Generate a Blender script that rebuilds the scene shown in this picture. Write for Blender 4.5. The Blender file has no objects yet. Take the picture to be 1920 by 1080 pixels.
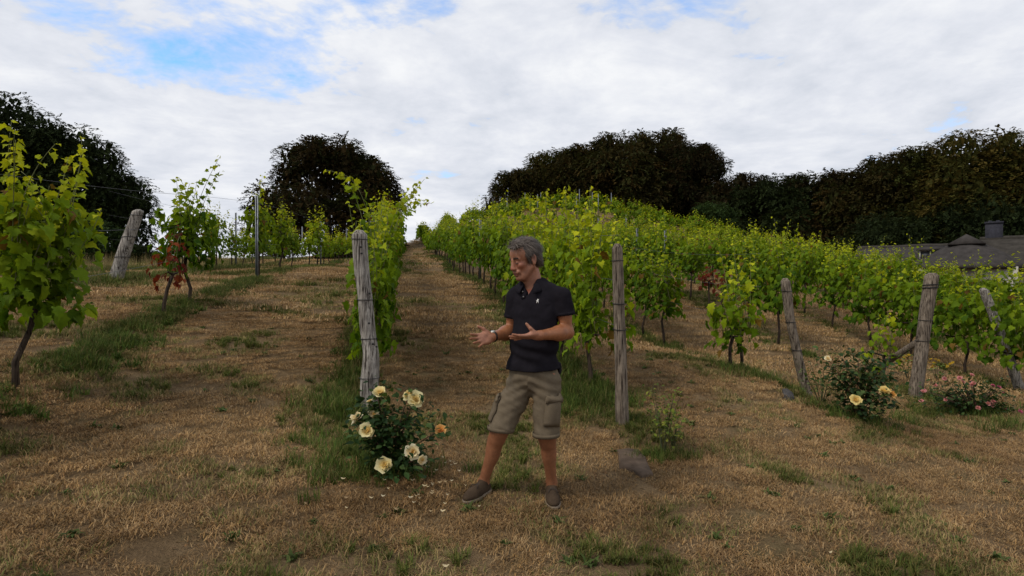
import bpy, math, random
import numpy as np
from mathutils import Vector, Matrix

# ------------------------------------------------------------------ camera, sky, sun, exposure
SC = bpy.context.scene
COL = SC.collection
CAMZ = 1.60            # lens height over the grass under the camera
FPX = 1150.0           # focal length in pixels of the 1920 wide photograph
cam_d = bpy.data.cameras.new('camera')
cam = bpy.data.objects.new('camera', cam_d)
COL.objects.link(cam)
cam.location = (0, 0, CAMZ)
cam.rotation_euler = (math.radians(90), 0, 0)
cam_d.sensor_width = 36.0
cam_d.lens = 36.0 * FPX / 1920.0
cam_d.clip_start = 0.05
cam_d.clip_end = 3000
SC.camera = cam

SUN_EL, SUN_AZ = math.radians(50), math.radians(238)   # azimuth clockwise from +Y (into the picture)
world = bpy.data.worlds.new('World')
SC.world = world
world.use_nodes = True
wn, wl = world.node_tree.nodes, world.node_tree.links
wn.clear()
w_out = wn.new('ShaderNodeOutputWorld')
w_bg = wn.new('ShaderNodeBackground')
w_bg.inputs['Strength'].default_value = 0.1
w_sky = wn.new('ShaderNodeTexSky')
w_sky.sky_type = 'NISHITA'
w_sky.sun_disc = False
w_sky.sun_elevation = SUN_EL
w_sky.sun_rotation = SUN_AZ
w_sky.dust_density = 0.6
w_sky.ozone_density = 3.0


def wmath(op, a, b=None, clamp=False):
    n = wn.new('ShaderNodeMath')
    n.operation = op
    n.use_clamp = clamp
    for i, v in enumerate((a, b)):
        if v is None:
            continue
        if isinstance(v, (int, float)):
            n.inputs[i].default_value = v
        else:
            wl.new(v, n.inputs[i])
    return n.outputs[0]


def wramp(fac, stops):
    n = wn.new('ShaderNodeValToRGB')
    cr = n.color_ramp
    while len(cr.elements) < len(stops):
        cr.elements.new(0.5)
    for e, (p, c) in zip(cr.elements, stops):
        e.position = p
        e.color = (c[0], c[1], c[2], 1)
    wl.new(fac, n.inputs[0])
    return n.outputs[0]


def wnoise(vec, scale, detail, rough=0.55, dist=0.0):
    n = wn.new('ShaderNodeTexNoise')
    n.inputs['Scale'].default_value = scale
    n.inputs['Detail'].default_value = detail
    n.inputs['Roughness'].default_value = rough
    n.inputs['Distortion'].default_value = dist
    wl.new(vec, n.inputs['Vector'])
    return n.outputs['Fac']


w_tc = wn.new('ShaderNodeTexCoord')
w_sep = wn.new('ShaderNodeSeparateXYZ')
wl.new(w_tc.outputs['Generated'], w_sep.inputs[0])
w_den = wmath('ADD', wmath('MAXIMUM', w_sep.outputs[2], 0.0), 0.16)
w_cx = wmath('SUBTRACT', wmath('MULTIPLY', wmath('DIVIDE', w_sep.outputs[0], w_den), -1.0), 0.34)
w_cy = wmath('DIVIDE', w_sep.outputs[1], w_den)
w_com = wn.new('ShaderNodeCombineXYZ')
wl.new(w_cx, w_com.inputs[0])
wl.new(w_cy, w_com.inputs[1])
w_com.inputs[2].default_value = 3.7
w_vec = w_com.outputs[0]
n_big = wnoise(w_vec, 0.42, 3, 0.5, 0.2)          # where the cloud deck is thin
n_mid = wnoise(w_vec, 1.9, 6, 0.62, 0.35)         # lumps of the deck
n_fine = wnoise(w_vec, 6.5, 5, 0.62, 0.25)         # mackerel texture
cover = wmath('ADD', wmath('MULTIPLY', n_big, 1.25),
              wmath('ADD', wmath('MULTIPLY', n_mid, 0.62), wmath('MULTIPLY', n_fine, 0.34)))
cover_f = wramp(cover, [(0.80, (0.0, 0.0, 0.0)), (0.965, (1, 1, 1))])
shade = wmath('ADD', wmath('MULTIPLY', n_mid, 0.72), wmath('MULTIPLY', n_fine, 0.28))
cloud_c = wramp(shade, [(0.36, (4.9, 5.2, 5.8)), (0.50, (5.9, 6.1, 6.6)), (0.64, (7.0, 7.1, 7.3))])
w_mix = wn.new('ShaderNodeMix')
w_mix.data_type = 'RGBA'
wl.new(cover_f, w_mix.inputs[0])
w_blue = wn.new('ShaderNodeMix')
w_blue.data_type = 'RGBA'
w_blue.blend_type = 'MULTIPLY'
w_blue.inputs[0].default_value = 1.0
wl.new(w_sky.outputs[0], w_blue.inputs[6])
w_blue.inputs[7].default_value = (1.35, 1.85, 2.2, 1)
wl.new(w_blue.outputs[2], w_mix.inputs[6])
wl.new(cloud_c, w_mix.inputs[7])
wl.new(w_mix.outputs[2], w_bg.inputs['Color'])
wl.new(w_bg.outputs[0], w_out.inputs['Surface'])

sun_d = bpy.data.lights.new('sun', 'SUN')
sun_d.energy = 1.5
sun_d.angle = math.radians(11)
sun_d.color = (1.0, 0.92, 0.80)
sun = bpy.data.objects.new('sun', sun_d)
COL.objects.link(sun)
_sd = Vector((math.sin(SUN_AZ) * math.cos(SUN_EL), math.cos(SUN_AZ) * math.cos(SUN_EL), math.sin(SUN_EL)))
sun.rotation_euler = (-_sd).to_track_quat('-Z', 'Y').to_euler()
sun.location = (0, -5, 40)

SC.view_settings.view_transform = 'Standard'
SC.view_settings.look = 'None'
SC.view_settings.exposure = 0.40
SC.view_settings.gamma = 1.0
SC.render.engine = 'CYCLES'
SC.cycles.max_bounces = 6
SC.cycles.transparent_max_bounces = 4
SC.cycles.use_denoising = True

# ------------------------------------------------------------------ helpers
RNG = np.random.default_rng(7)


def P(px, py, d):
    """A point of the place from its position in the photograph and its distance in metres."""
    return np.array([(px - 960.0) * d / FPX, d, CAMZ + (540.0 - py) * d / FPX])


def mk_mesh(name, V, tris=None, quads=None, col=None, smooth=False, mats=None, midx=None):
    V = np.asarray(V, dtype=np.float32).reshape(-1, 3)
    me = bpy.data.meshes.new(name)
    parts = []
    for F, k in ((tris, 3), (quads, 4)):
        if F is not None and len(F):
            parts.append((np.asarray(F, dtype=np.int32).reshape(-1, k), k))
    nl = sum(f.size for f, k in parts)
    nf = sum(len(f) for f, k in parts)
    me.vertices.add(len(V))
    me.vertices.foreach_set('co', V.ravel())
    me.loops.add(nl)
    me.polygons.add(nf)
    li = np.concatenate([f.ravel() for f, k in parts])
    lt = np.concatenate([np.full(len(f), k, dtype=np.int32) for f, k in parts])
    ls = np.concatenate([[0], np.cumsum(lt)[:-1]]).astype(np.int32)
    me.loops.foreach_set('vertex_index', li)
    me.polygons.foreach_set('loop_start', ls)
    me.polygons.foreach_set('loop_total', lt)
    if smooth:
        me.polygons.foreach_set('use_smooth', np.ones(nf, dtype=bool))
    if midx is not None:
        me.polygons.foreach_set('material_index', np.asarray(midx, dtype=np.int32))
    me.update(calc_edges=True)
    if col is not None:
        c = np.ones((len(V), 4), dtype=np.float32)
        c[:, :3] = col
        a = me.attributes.new('Col', 'FLOAT_COLOR', 'POINT')
        a.data.foreach_set('color', c.ravel())
    for m in (mats or []):
        me.materials.append(m)
    return me


def obj(name, me, parent=None, loc=(0, 0, 0)):
    o = bpy.data.objects.new(name, me)
    COL.objects.link(o)
    o.location = loc
    if parent is not None:
        o.parent = parent
    return o


def tag(o, label=None, cat=None, group=None, kind=None):
    if label:
        o['label'] = label
    if cat:
        o['category'] = cat
    if group:
        o['group'] = group
    if kind:
        o['kind'] = kind
    return o


def thing(name, label, cat, loc=(0, 0, 0), rotz=0.0, group=None):
    o = bpy.data.objects.new(name, None)
    o.empty_display_size = 0.1
    COL.objects.link(o)
    o.location = loc
    o.rotation_euler = (0, 0, rotz)
    return tag(o, label, cat, group)


# numpy value noise
def _hash(ix, iy, iz, s):
    h = (ix.astype(np.int64) * 374761393 + iy.astype(np.int64) * 668265263 + iz.astype(np.int64) * 2147483647 + s * 974711) & 0xffffffff
    h = ((h ^ (h >> 13)) * 1274126177) & 0xffffffff
    return ((h ^ (h >> 16)) & 0xffff) / 65535.0


def vnoise(x, y, z=0.0, seed=0):
    x, y, z = np.broadcast_arrays(np.asarray(x, float), np.asarray(y, float), np.asarray(z, float))
    ix, iy, iz = np.floor(x), np.floor(y), np.floor(z)
    fx, fy, fz = x - ix, y - iy, z - iz
    fx, fy, fz = [f * f * (3 - 2 * f) for f in (fx, fy, fz)]
    r = 0
    for dx in (0, 1):
        for dy in (0, 1):
            for dz in (0, 1):
                w = (fx if dx else 1 - fx) * (fy if dy else 1 - fy) * (fz if dz else 1 - fz)
                r = r + w * _hash(ix + dx, iy + dy, iz + dz, seed)
    return r


def fbm(x, y, z=0.0, seed=0, oct=4):
    r, a, t = 0, 0.5, 0
    for i in range(oct):
        r = r + a * vnoise(np.asarray(x) * 2 ** i, np.asarray(y) * 2 ** i, np.asarray(z) * 2 ** i, seed + i)
        t += a
        a *= 0.5
    return r / t


def frame_from(d, up=(0, 0, 1)):
    d = np.asarray(d, float)
    d = d / np.linalg.norm(d)
    u = np.asarray(up, float)
    x = np.cross(d, u)
    if np.linalg.norm(x) < 1e-4:
        x = np.array([1.0, 0, 0])
    x /= np.linalg.norm(x)
    y = np.cross(x, d)
    return x, y, d


def tube(pts, radii, n=8, cap=True):
    """verts, quads, tris of a tapered tube through pts"""
    pts = np.asarray(pts, float)
    m = len(pts)
    radii = np.broadcast_to(np.asarray(radii, float), (m,))
    tang = np.gradient(pts, axis=0)
    V = []
    up = np.array([0.31, 0.95, 0.05])
    for i in range(m):
        x, y, d = frame_from(tang[i], up)
        a = np.arange(n) * 2 * math.pi / n
        V.append(pts[i] + radii[i] * (np.cos(a)[:, None] * x + np.sin(a)[:, None] * y))
    V = np.concatenate(V)
    q = []
    for i in range(m - 1):
        for j in range(n):
            k = (j + 1) % n
            q.append((i * n + j, i * n + k, (i + 1) * n + k, (i + 1) * n + j))
    t = []
    if cap:
        V = np.vstack([V, pts[0], pts[-1]])
        for j in range(n):
            k = (j + 1) % n
            t.append((m * n, k, j))
            t.append((m * n + 1, (m - 1) * n + j, (m - 1) * n + k))
    return V, np.array(q), np.array(t).reshape(-1, 3)


class MB:
    """collects shapes for ONE mesh"""
    def __init__(self):
        self.V, self.Q, self.T, self.C, self.n = [], [], [], [], 0

    def add(self, V, quads=None, tris=None, col=(1, 1, 1)):
        V = np.asarray(V, float).reshape(-1, 3)
        if quads is not None and len(quads):
            self.Q.append(np.asarray(quads).reshape(-1, 4) + self.n)
        if tris is not None and len(tris):
            self.T.append(np.asarray(tris).reshape(-1, 3) + self.n)
        self.V.append(V)
        self.C.append(np.broadcast_to(np.asarray(col, float), V.shape))
        self.n += len(V)

    def tube(self, pts, radii, n=8, col=(1, 1, 1)):
        v, q, t = tube(pts, radii, n)
        self.add(v, q, t, col)

    def box(self, c, s, R=None, col=(1, 1, 1), bev=0.0):
        c, s = np.asarray(c, float), np.asarray(s, float) / 2
        g = np.array([(-1, -1, -1), (1, -1, -1), (1, 1, -1), (-1, 1, -1), (-1, -1, 1), (1, -1, 1), (1, 1, 1), (-1, 1, 1)], float) * s
        if R is not None:
            g = g @ np.asarray(R).T
        self.add(g + c, [(0, 3, 2, 1), (4, 5, 6, 7), (0, 1, 5, 4), (1, 2, 6, 5), (2, 3, 7, 6), (3, 0, 4, 7)], None, col)

    def mesh(self, name, mat, smooth=False):
        return mk_mesh(name, np.concatenate(self.V), np.concatenate(self.T) if self.T else None,
                       np.concatenate(self.Q) if self.Q else None, np.concatenate(self.C), smooth, [mat])

    def build(self, name, mat, parent=None, smooth=False, loc=(0, 0, 0)):
        return obj(name, self.mesh(name, mat, smooth), parent, loc)


# ------------------------------------------------------------------ materials
def new_mat(name):
    m = bpy.data.materials.new(name)
    m.use_nodes = True
    nt = m.node_tree
    return m, nt, nt.nodes, nt.links, nt.nodes['Principled BSDF']


def ramp(nt, fac, stops):
    n = nt.nodes.new('ShaderNodeValToRGB')
    cr = n.color_ramp
    while len(cr.elements) < len(stops):
        cr.elements.new(0.5)
    for e, (p, c) in zip(cr.elements, stops):
        e.position = p
        e.color = (c[0], c[1], c[2], 1)
    nt.links.new(fac, n.inputs[0])
    return n.outputs[0]


def tex(nt, scale, detail=4, rough=0.6, vec=None, coord='Object', stretch=None, dist=0.0):
    n = nt.nodes.new('ShaderNodeTexNoise')
    n.inputs['Scale'].default_value = scale
    n.inputs['Detail'].default_value = detail
    n.inputs['Roughness'].default_value = rough
    n.inputs['Distortion'].default_value = dist
    if vec is None:
        if coord == 'World':
            vec = nt.nodes.new('ShaderNodeNewGeometry').outputs['Position']
        else:
            vec = nt.nodes.new('ShaderNodeTexCoord').outputs[coord]
    if stretch:
        mp = nt.nodes.new('ShaderNodeMapping')
        mp.inputs['Scale'].default_value = stretch
        nt.links.new(vec, mp.inputs[0])
        vec = mp.outputs[0]
    nt.links.new(vec, n.inputs['Vector'])
    return n.outputs['Fac']


def mixc(nt, fac, a, b, mode='MIX'):
    n = nt.nodes.new('ShaderNodeMix')
    n.data_type = 'RGBA'
    n.blend_type = mode
    for i, v in ((0, fac), (6, a), (7, b)):
        if isinstance(v, (int, float)):
            n.inputs[i].default_value = v
        elif isinstance(v, tuple):
            n.inputs[i].default_value = (*v, 1) if len(v) == 3 else v
        else:
            nt.links.new(v, n.inputs[i])
    return n.outputs[2]


def bump(nt, bsdf, h, strength, dist):
    b = nt.nodes.new('ShaderNodeBump')
    b.inputs['Strength'].default_value = strength
    b.inputs['Distance'].default_value = dist
    nt.links.new(h, b.inputs['Height'])
    nt.links.new(b.outputs[0], bsdf.inputs['Normal'])


def attr(nt, name='Col'):
    a = nt.nodes.new('ShaderNodeAttribute')
    a.attribute_name = name
    return a.outputs['Color']


def simple(name, col, rough=0.7, var=0.25, scale=12, spec=0.3, bumpd=0.0, metal=0.0):
    m, nt, n, l, b = new_mat(name)
    f = tex(nt, scale, 5)
    c = ramp(nt, f, [(0.3, tuple(x * (1 - var) for x in col)), (0.7, tuple(min(1, x * (1 + var)) for x in col))])
    l.new(c, b.inputs['Base Color'])
    b.inputs['Roughness'].default_value = rough
    b.inputs['Specular IOR Level'].default_value = spec
    b.inputs['Metallic'].default_value = metal
    if bumpd:
        bump(nt, b, f, 0.6, bumpd)
    return m


def leafy(name, src, transl=0.36, rough=0.6, spec=0.06, boost=(1.35, 1.25, 0.7), rnd=0.25):
    """leaf shader: src 'obj' takes the object's own colour, 'attr' the Col attribute"""
    m, nt, n, l, b = new_mat(name)
    oi = n.new('ShaderNodeObjectInfo')
    c = oi.outputs['Color'] if src == 'obj' else attr(nt)
    if rnd:
        rr = ramp(nt, oi.outputs['Random'], [(0, (1 - rnd, 1 - rnd, 1 - rnd)), (1, (1 + rnd, 1 + rnd * 0.8, 1 + rnd * 0.4))])
        c = mixc(nt, 1.0, c, rr, 'MULTIPLY')
    f = tex(nt, 18 if src == 'attr' else 25, 3)
    c = mixc(nt, 0.35, c, mixc(nt, 1.0, c, ramp(nt, f, [(0.35, (0.55, 0.6, 0.5)), (0.7, (1.4, 1.35, 1.2))]), 'MULTIPLY'))
    l.new(c, b.inputs['Base Color'])
    b.inputs['Roughness'].default_value = rough
    b.inputs['Specular IOR Level'].default_value = spec
    tr = n.new('ShaderNodeBsdfTranslucent')
    l.new(mixc(nt, 1.0, c, boost, 'MULTIPLY'), tr.inputs['Color'])
    mx = n.new('ShaderNodeMixShader')
    mx.inputs[0].default_value = transl
    l.new(b.outputs[0], mx.inputs[1])
    l.new(tr.outputs[0], mx.inputs[2])
    l.new(mx.outputs[0], n['Material Output'].inputs['Surface'])
    return m


M_LEAF_OBJ = leafy('vine_leaf', 'obj', rnd=0.0)
M_LEAF = leafy('vine_foliage', 'attr', rnd=0.22)
M_TREE = leafy('beech_foliage', 'attr', transl=0.2, rough=0.75, spec=0.04, rnd=0.12, boost=(1.1, 1.0, 0.7))
M_ROSE_LEAF = leafy('rose_leaf', 'obj', transl=0.15, rough=0.5, spec=0.08, rnd=0.0)
M_WEED = leafy('weed_leaf', 'attr', transl=0.3, rnd=0.2)
M_PETAL = leafy('rose_petal', 'obj', transl=0.4, rough=0.6, spec=0.15, boost=(1.0, 0.95, 0.8), rnd=0.0)


def grass_mat():
    m, nt, n, l, b = new_mat('grass_blade')
    c = attr(nt)
    f1 = tex(nt, 0.55, 4, coord='World')
    f2 = tex(nt, 4.0, 3, coord='World')
    c = mixc(nt, 1.0, c, ramp(nt, f1, [(0.3, (0.62, 0.57, 0.52)), (0.5, (0.95, 0.92, 0.88)), (0.72, (1.25, 1.25, 1.22))]), 'MULTIPLY')
    c = mixc(nt, 1.0, c, ramp(nt, f2, [(0.3, (0.68, 0.66, 0.62)), (0.7, (1.25, 1.22, 1.18))]), 'MULTIPLY')
    l.new(c, b.inputs['Base Color'])
    b.inputs['Roughness'].default_value = 0.75
    b.inputs['Specular IOR Level'].default_value = 0.12
    tr = n.new('ShaderNodeBsdfTranslucent')
    l.new(c, tr.inputs['Color'])
    mx = n.new('ShaderNodeMixShader')
    mx.inputs[0].default_value = 0.25
    l.new(b.outputs[0], mx.inputs[1])
    l.new(tr.outputs[0], mx.inputs[2])
    l.new(mx.outputs[0], n['Material Output'].inputs['Surface'])
    return m


M_GRASS = grass_mat()


def ground_mat():
    m, nt, n, l, b = new_mat('dry_turf')
    f1 = tex(nt, 0.5, 5, coord='World')
    f2 = tex(nt, 5.0, 6, 0.7, coord='World')
    f3 = tex(nt, 60.0, 4, 0.7, coord='World')
    c1 = ramp(nt, f2, [(0.25, (0.095, 0.063, 0.034)), (0.5, (0.21, 0.142, 0.074)), (0.75, (0.32, 0.225, 0.125))])
    c2 = ramp(nt, f3, [(0.3, (0.085, 0.056, 0.03)), (0.7, (0.36, 0.25, 0.14))])
    c = mixc(nt, 0.45, c1, c2)
    gcol = ramp(nt, f3, [(0.3, (0.035, 0.05, 0.012)), (0.7, (0.10, 0.115, 0.035))])
    g = ramp(nt, tex(nt, 0.9, 5, 0.65, coord='World'), [(0.55, (0, 0, 0)), (0.72, (0.55, 0.55, 0.55))])
    c = mixc(nt, g, c, gcol)
    c = mixc(nt, 1.0, c, ramp(nt, f1, [(0.3, (0.75, 0.72, 0.7)), (0.7, (1.2, 1.2, 1.18))]), 'MULTIPLY')
    l.new(c, b.inputs['Base Color'])
    b.inputs['Roughness'].default_value = 0.95
    b.inputs['Specular IOR Level'].default_value = 0.05
    bump(nt, b, f3, 1.0, 0.05)
    return m


M_GROUND = ground_mat()


def wood_mat(name, light, dark, stretch=(1, 1, 0.09), sc=55):
    m, nt, n, l, b = new_mat(name)
    f = tex(nt, sc, 6, 0.7, stretch=stretch)
    f2 = tex(nt, 7, 4, 0.6)
    f3 = tex(nt, sc * 1.7, 3, 0.7, stretch=(1, 1, 0.05))
    c = ramp(nt, f, [(0.32, dark), (0.5, tuple((a + b2) / 2 for a, b2 in zip(light, dark))), (0.68, light)])
    c = mixc(nt, 1.0, c, ramp(nt, f2, [(0.3, (0.62, 0.6, 0.58)), (0.7, (1.25, 1.24, 1.2))]), 'MULTIPLY')
    c = mixc(nt, 1.0, c, ramp(nt, f3, [(0.40, (0.16, 0.14, 0.13)), (0.49, (1, 1, 1))]), 'MULTIPLY')
    l.new(c, b.inputs['Base Color'])
    b.inputs['Roughness'].default_value = 0.9
    b.inputs['Specular IOR Level'].default_value = 0.15
    bump(nt, b, f, 0.9, 0.006)
    return m


M_WOOD = wood_mat('weathered_wood', (0.46, 0.43, 0.39), (0.085, 0.072, 0.064), sc=42)
M_WOOD2 = wood_mat('weathered_brown_wood', (0.26, 0.215, 0.17), (0.085, 0.066, 0.05))
M_BARK = wood_mat('vine_bark', (0.085, 0.062, 0.045), (0.025, 0.018, 0.014), sc=40)
M_SHOOT = simple('vine_shoot', (0.11, 0.12, 0.035), 0.6)
M_TRUNK = wood_mat('tree_bark', (0.10, 0.09, 0.08), (0.035, 0.03, 0.027), sc=6)
M_STEEL = simple('galvanised_steel', (0.24, 0.255, 0.275), 0.45, 0.2, 8, 0.5, metal=0.55)
M_WIRE = simple('fence_wire', (0.09, 0.09, 0.095), 0.5, 0.2, 8, 0.4, metal=0.5)
M_BLACK = simple('black_band', (0.012, 0.012, 0.012), 0.6)
M_STEM = simple('plant_stem', (0.05, 0.055, 0.02), 0.6)
M_CANE = simple('rose_cane', (0.075, 0.038, 0.025), 0.6)
# ------------------------------------------------------------------ terrain
ROWK = 0.178                       # rows run along (-ROWK, 1)
ROT = math.atan(ROWK)


def rowxy(u, d):
    return u - ROWK * d, d


_ctrl = []


def cp(px, py, d):
    p = P(px, py, d)
    _ctrl.append((p[0], p[1], p[2]))


def cx(x, y, zrel):
    _ctrl.append((x, y, CAMZ + zrel))


# in front of and around the camera
cx(0, 0, -1.58); cx(0.1, 2.8, -1.54); cx(-3, 0.5, -1.40); cx(-3.6, 3.0, -1.12); cx(4, 3.4, -1.66); cx(4, -3, -1.8)
cx(-5, -5, -1.6); cx(5.5, 6.3, -1.70); cx(9, 6, -1.9); cx(0, -12, -2.2); cx(15, 0, -2.4); cx(-15, -2, -0.9); cx(-9, 4, -0.3)
cp(985, 950, 4.05)
# row ends
cp(692, 775, 6.05); cp(1166, 793, 5.96); cp(1521, 766, 8.27); cp(1716, 742, 8.8); cp(1915, 737, 10.4)
# left row and the one beyond
cp(20, 733, 4.9); cp(330, 572, 8.7); cp(461, 526, 13.1); cp(580, 501, 23.3); cp(628, 488, 34)
cp(215, 531, 11.5); cp(400, 500, 25); cp(100, 505, 20); cp(400, 486, 36); cp(150, 492, 34)
# path and the row on its far side
cp(930, 557, 13.9); cp(860, 517, 23); cp(790, 477, 50); cp(764, 462, 80); cp(725, 505, 18); cp(735, 486, 34)
# vines seen down the slope
cp(1430, 702, 8.3); cp(1200, 632, 12.7); cp(1345, 582, 14.6); cp(1615, 640, 13.6); cp(1800, 700, 11.2)
cp(1000, 486, 30); cp(1250, 520, 28); cp(1500, 552, 20)
# the knoll
cp(1065, 391, 66); cp(960, 402, 68); cp(860, 425, 74); cp(1160, 402, 62); cp(1300, 436, 56); cp(1060, 440, 48)
cp(1500, 487, 46); cp(1700, 540, 40); cp(1900, 600, 36); cp(2100, 640, 40)
# beyond the crests
cp(400, 489, 60); cp(100, 498, 60); cp(-300, 490, 40); cp(700, 476, 62); cp(745, 462, 100)
cx(-12, 150, 5.0); cx(40, 130, 3.0); cx(-90, 130, 0.0); cx(95, 110, -3.0); cx(8, 95, 6.5)
cx(0, 320, -6); cx(-250, 250, -8); cx(250, 250, -10); cx(-200, 0, -4); cx(200, 0, -12); cx(0, -200, -12)
_ctrl = np.array(_ctrl)


def _warp(x, y):
    y = np.asarray(y, float)
    u = np.asarray(x, float) + ROWK * y
    b = 15 * np.arcsinh(y / 15)
    a = u / np.sqrt(1 + (y / 30) ** 2)
    a = 22 * np.arcsinh(a / 22)
    return a, b


def _phi(r2):
    return 0.5 * r2 * np.log(r2 + 1e-9)


_A, _B = _warp(_ctrl[:, 0], _ctrl[:, 1])
_n = len(_ctrl)
_K = _phi((_A[:, None] - _A) ** 2 + (_B[:, None] - _B) ** 2) + 0.35 * np.eye(_n)
_Q = np.stack([np.ones(_n), _A, _B], 1)
_S = np.block([[_K, _Q], [_Q.T, np.zeros((3, 3))]])
_W = np.linalg.solve(_S, np.concatenate([_ctrl[:, 2], np.zeros(3)]))


def G(x, y):
    """height of the ground"""
    a, b = _warp(x, y)
    sh = a.shape
    a, b = a.ravel(), b.ravel()
    z = np.empty(len(a))
    for i in range(0, len(a), 20000):
        s = slice(i, i + 20000)
        r2 = (a[s, None] - _A) ** 2 + (b[s, None] - _B) ** 2
        z[s] = _phi(r2) @ _W[:_n] + _W[_n] + _W[_n + 1] * a[s] + _W[_n + 2] * b[s]
    z = z.reshape(sh)
    x, y = np.asarray(x, float), np.asarray(y, float)
    near = 1.0 / (1.0 + (np.hypot(x, y) / 25.0) ** 2)
    return z + (fbm(x * 0.9 + 5, y * 0.9, 0, 3, 3) - 0.5) * 0.10 * near + (fbm(x * 4, y * 4, 0, 9, 2) - 0.5) * 0.025 * near


def g1(x, y):
    return float(G(np.array([x]), np.array([y]))[0])


def build_ground():
    rad = np.concatenate([np.linspace(0.4, 2.4, 6), np.geomspace(2.6, 900, 190)])
    th = np.concatenate([np.linspace(math.radians(35), math.radians(145), 330, endpoint=False),
                         np.linspace(math.radians(145), math.radians(395), 90, endpoint=False)])
    R, T = np.meshgrid(rad, th, indexing='ij')
    X, Y = R * np.cos(T), R * np.sin(T)
    Z = G(X, Y)
    nr, nt_ = R.shape
    V = np.stack([X, Y, Z], -1).reshape(-1, 3)
    i, j = np.meshgrid(np.arange(nr - 1), np.arange(nt_), indexing='ij')
    k = (j + 1) % nt_
    q = np.stack([i * nt_ + j, (i + 1) * nt_ + j, (i + 1) * nt_ + k, i * nt_ + k], -1).reshape(-1, 4)
    V = np.vstack([V, [0, 0, g1(0, 0)]])
    c = len(V) - 1
    t = [(c, a, (a + 1) % nt_) for a in range(nt_)]
    o = obj('ground', mk_mesh('ground', V, np.array(t), q, None, True, [M_GROUND]))
    tag(o, 'sloping vineyard ground of dry mown turf rising to a low knoll', kind='structure')
    return o


build_ground()

# ------------------------------------------------------------------ scattered grass (geometry-node instances of tufts)
def blade_patch(name, n, radius, lmin, lmax, width, lean, palette, seed, clump=0):
    r = np.random.default_rng(seed)
    a = r.uniform(0, 2 * math.pi, n)
    rr = radius * np.sqrt(r.uniform(0, 1, n))
    if clump:
        ca = r.uniform(0, 2 * math.pi, clump)
        cr = radius * np.sqrt(r.uniform(0, 1, clump))
        ci = r.integers(0, clump, n)
        bx = cr[ci] * np.cos(ca[ci]) + r.normal(0, radius * 0.10, n)
        by = cr[ci] * np.sin(ca[ci]) + r.normal(0, radius * 0.10, n)
    else:
        bx, by = rr * np.cos(a), rr * np.sin(a)
    L = r.uniform(lmin, lmax, n)
    az = r.uniform(0, 2 * math.pi, n)
    ln = np.clip(r.normal(lean, 0.25, n), 0.05, 1.5)
    d = np.stack([np.cos(az), np.sin(az)], 1)
    s = np.stack([-np.sin(az), np.cos(az)], 1) * width * r.uniform(0.6, 1.3, n)[:, None] / 2
    b0 = np.stack([bx, by, np.full(n, -0.006)], 1)
    h1 = L * 0.55
    p1 = b0.copy()
    p1[:, :2] += d * (np.sin(ln * 0.7) * h1)[:, None]
    p1[:, 2] += np.cos(ln * 0.7) * h1
    p2 = p1.copy()
    p2[:, :2] += d * (np.sin(np.minimum(ln * 1.5, 1.9)) * L * 0.45)[:, None]
    p2[:, 2] += np.cos(np.minimum(ln * 1.5, 1.9)) * L * 0.45
    s3 = np.concatenate([s, np.zeros((n, 1))], 1)
    V = np.stack([b0 - s3, b0 + s3, p1 + s3 * 0.8, p1 - s3 * 0.8, p2], 1).reshape(-1, 3)
    k = np.arange(n)[:, None] * 5
    q = k + np.array([[0, 1, 2, 3]])
    t = k + np.array([[3, 2, 4]])
    pal = np.array(palette)
    c = pal[r.integers(0, len(pal), n)] * r.uniform(0.85, 1.15, (n, 1))
    C = np.repeat(c, 5, axis=0)
    return mk_mesh(name, V, t, q, C, False, [M_GRASS])


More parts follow.
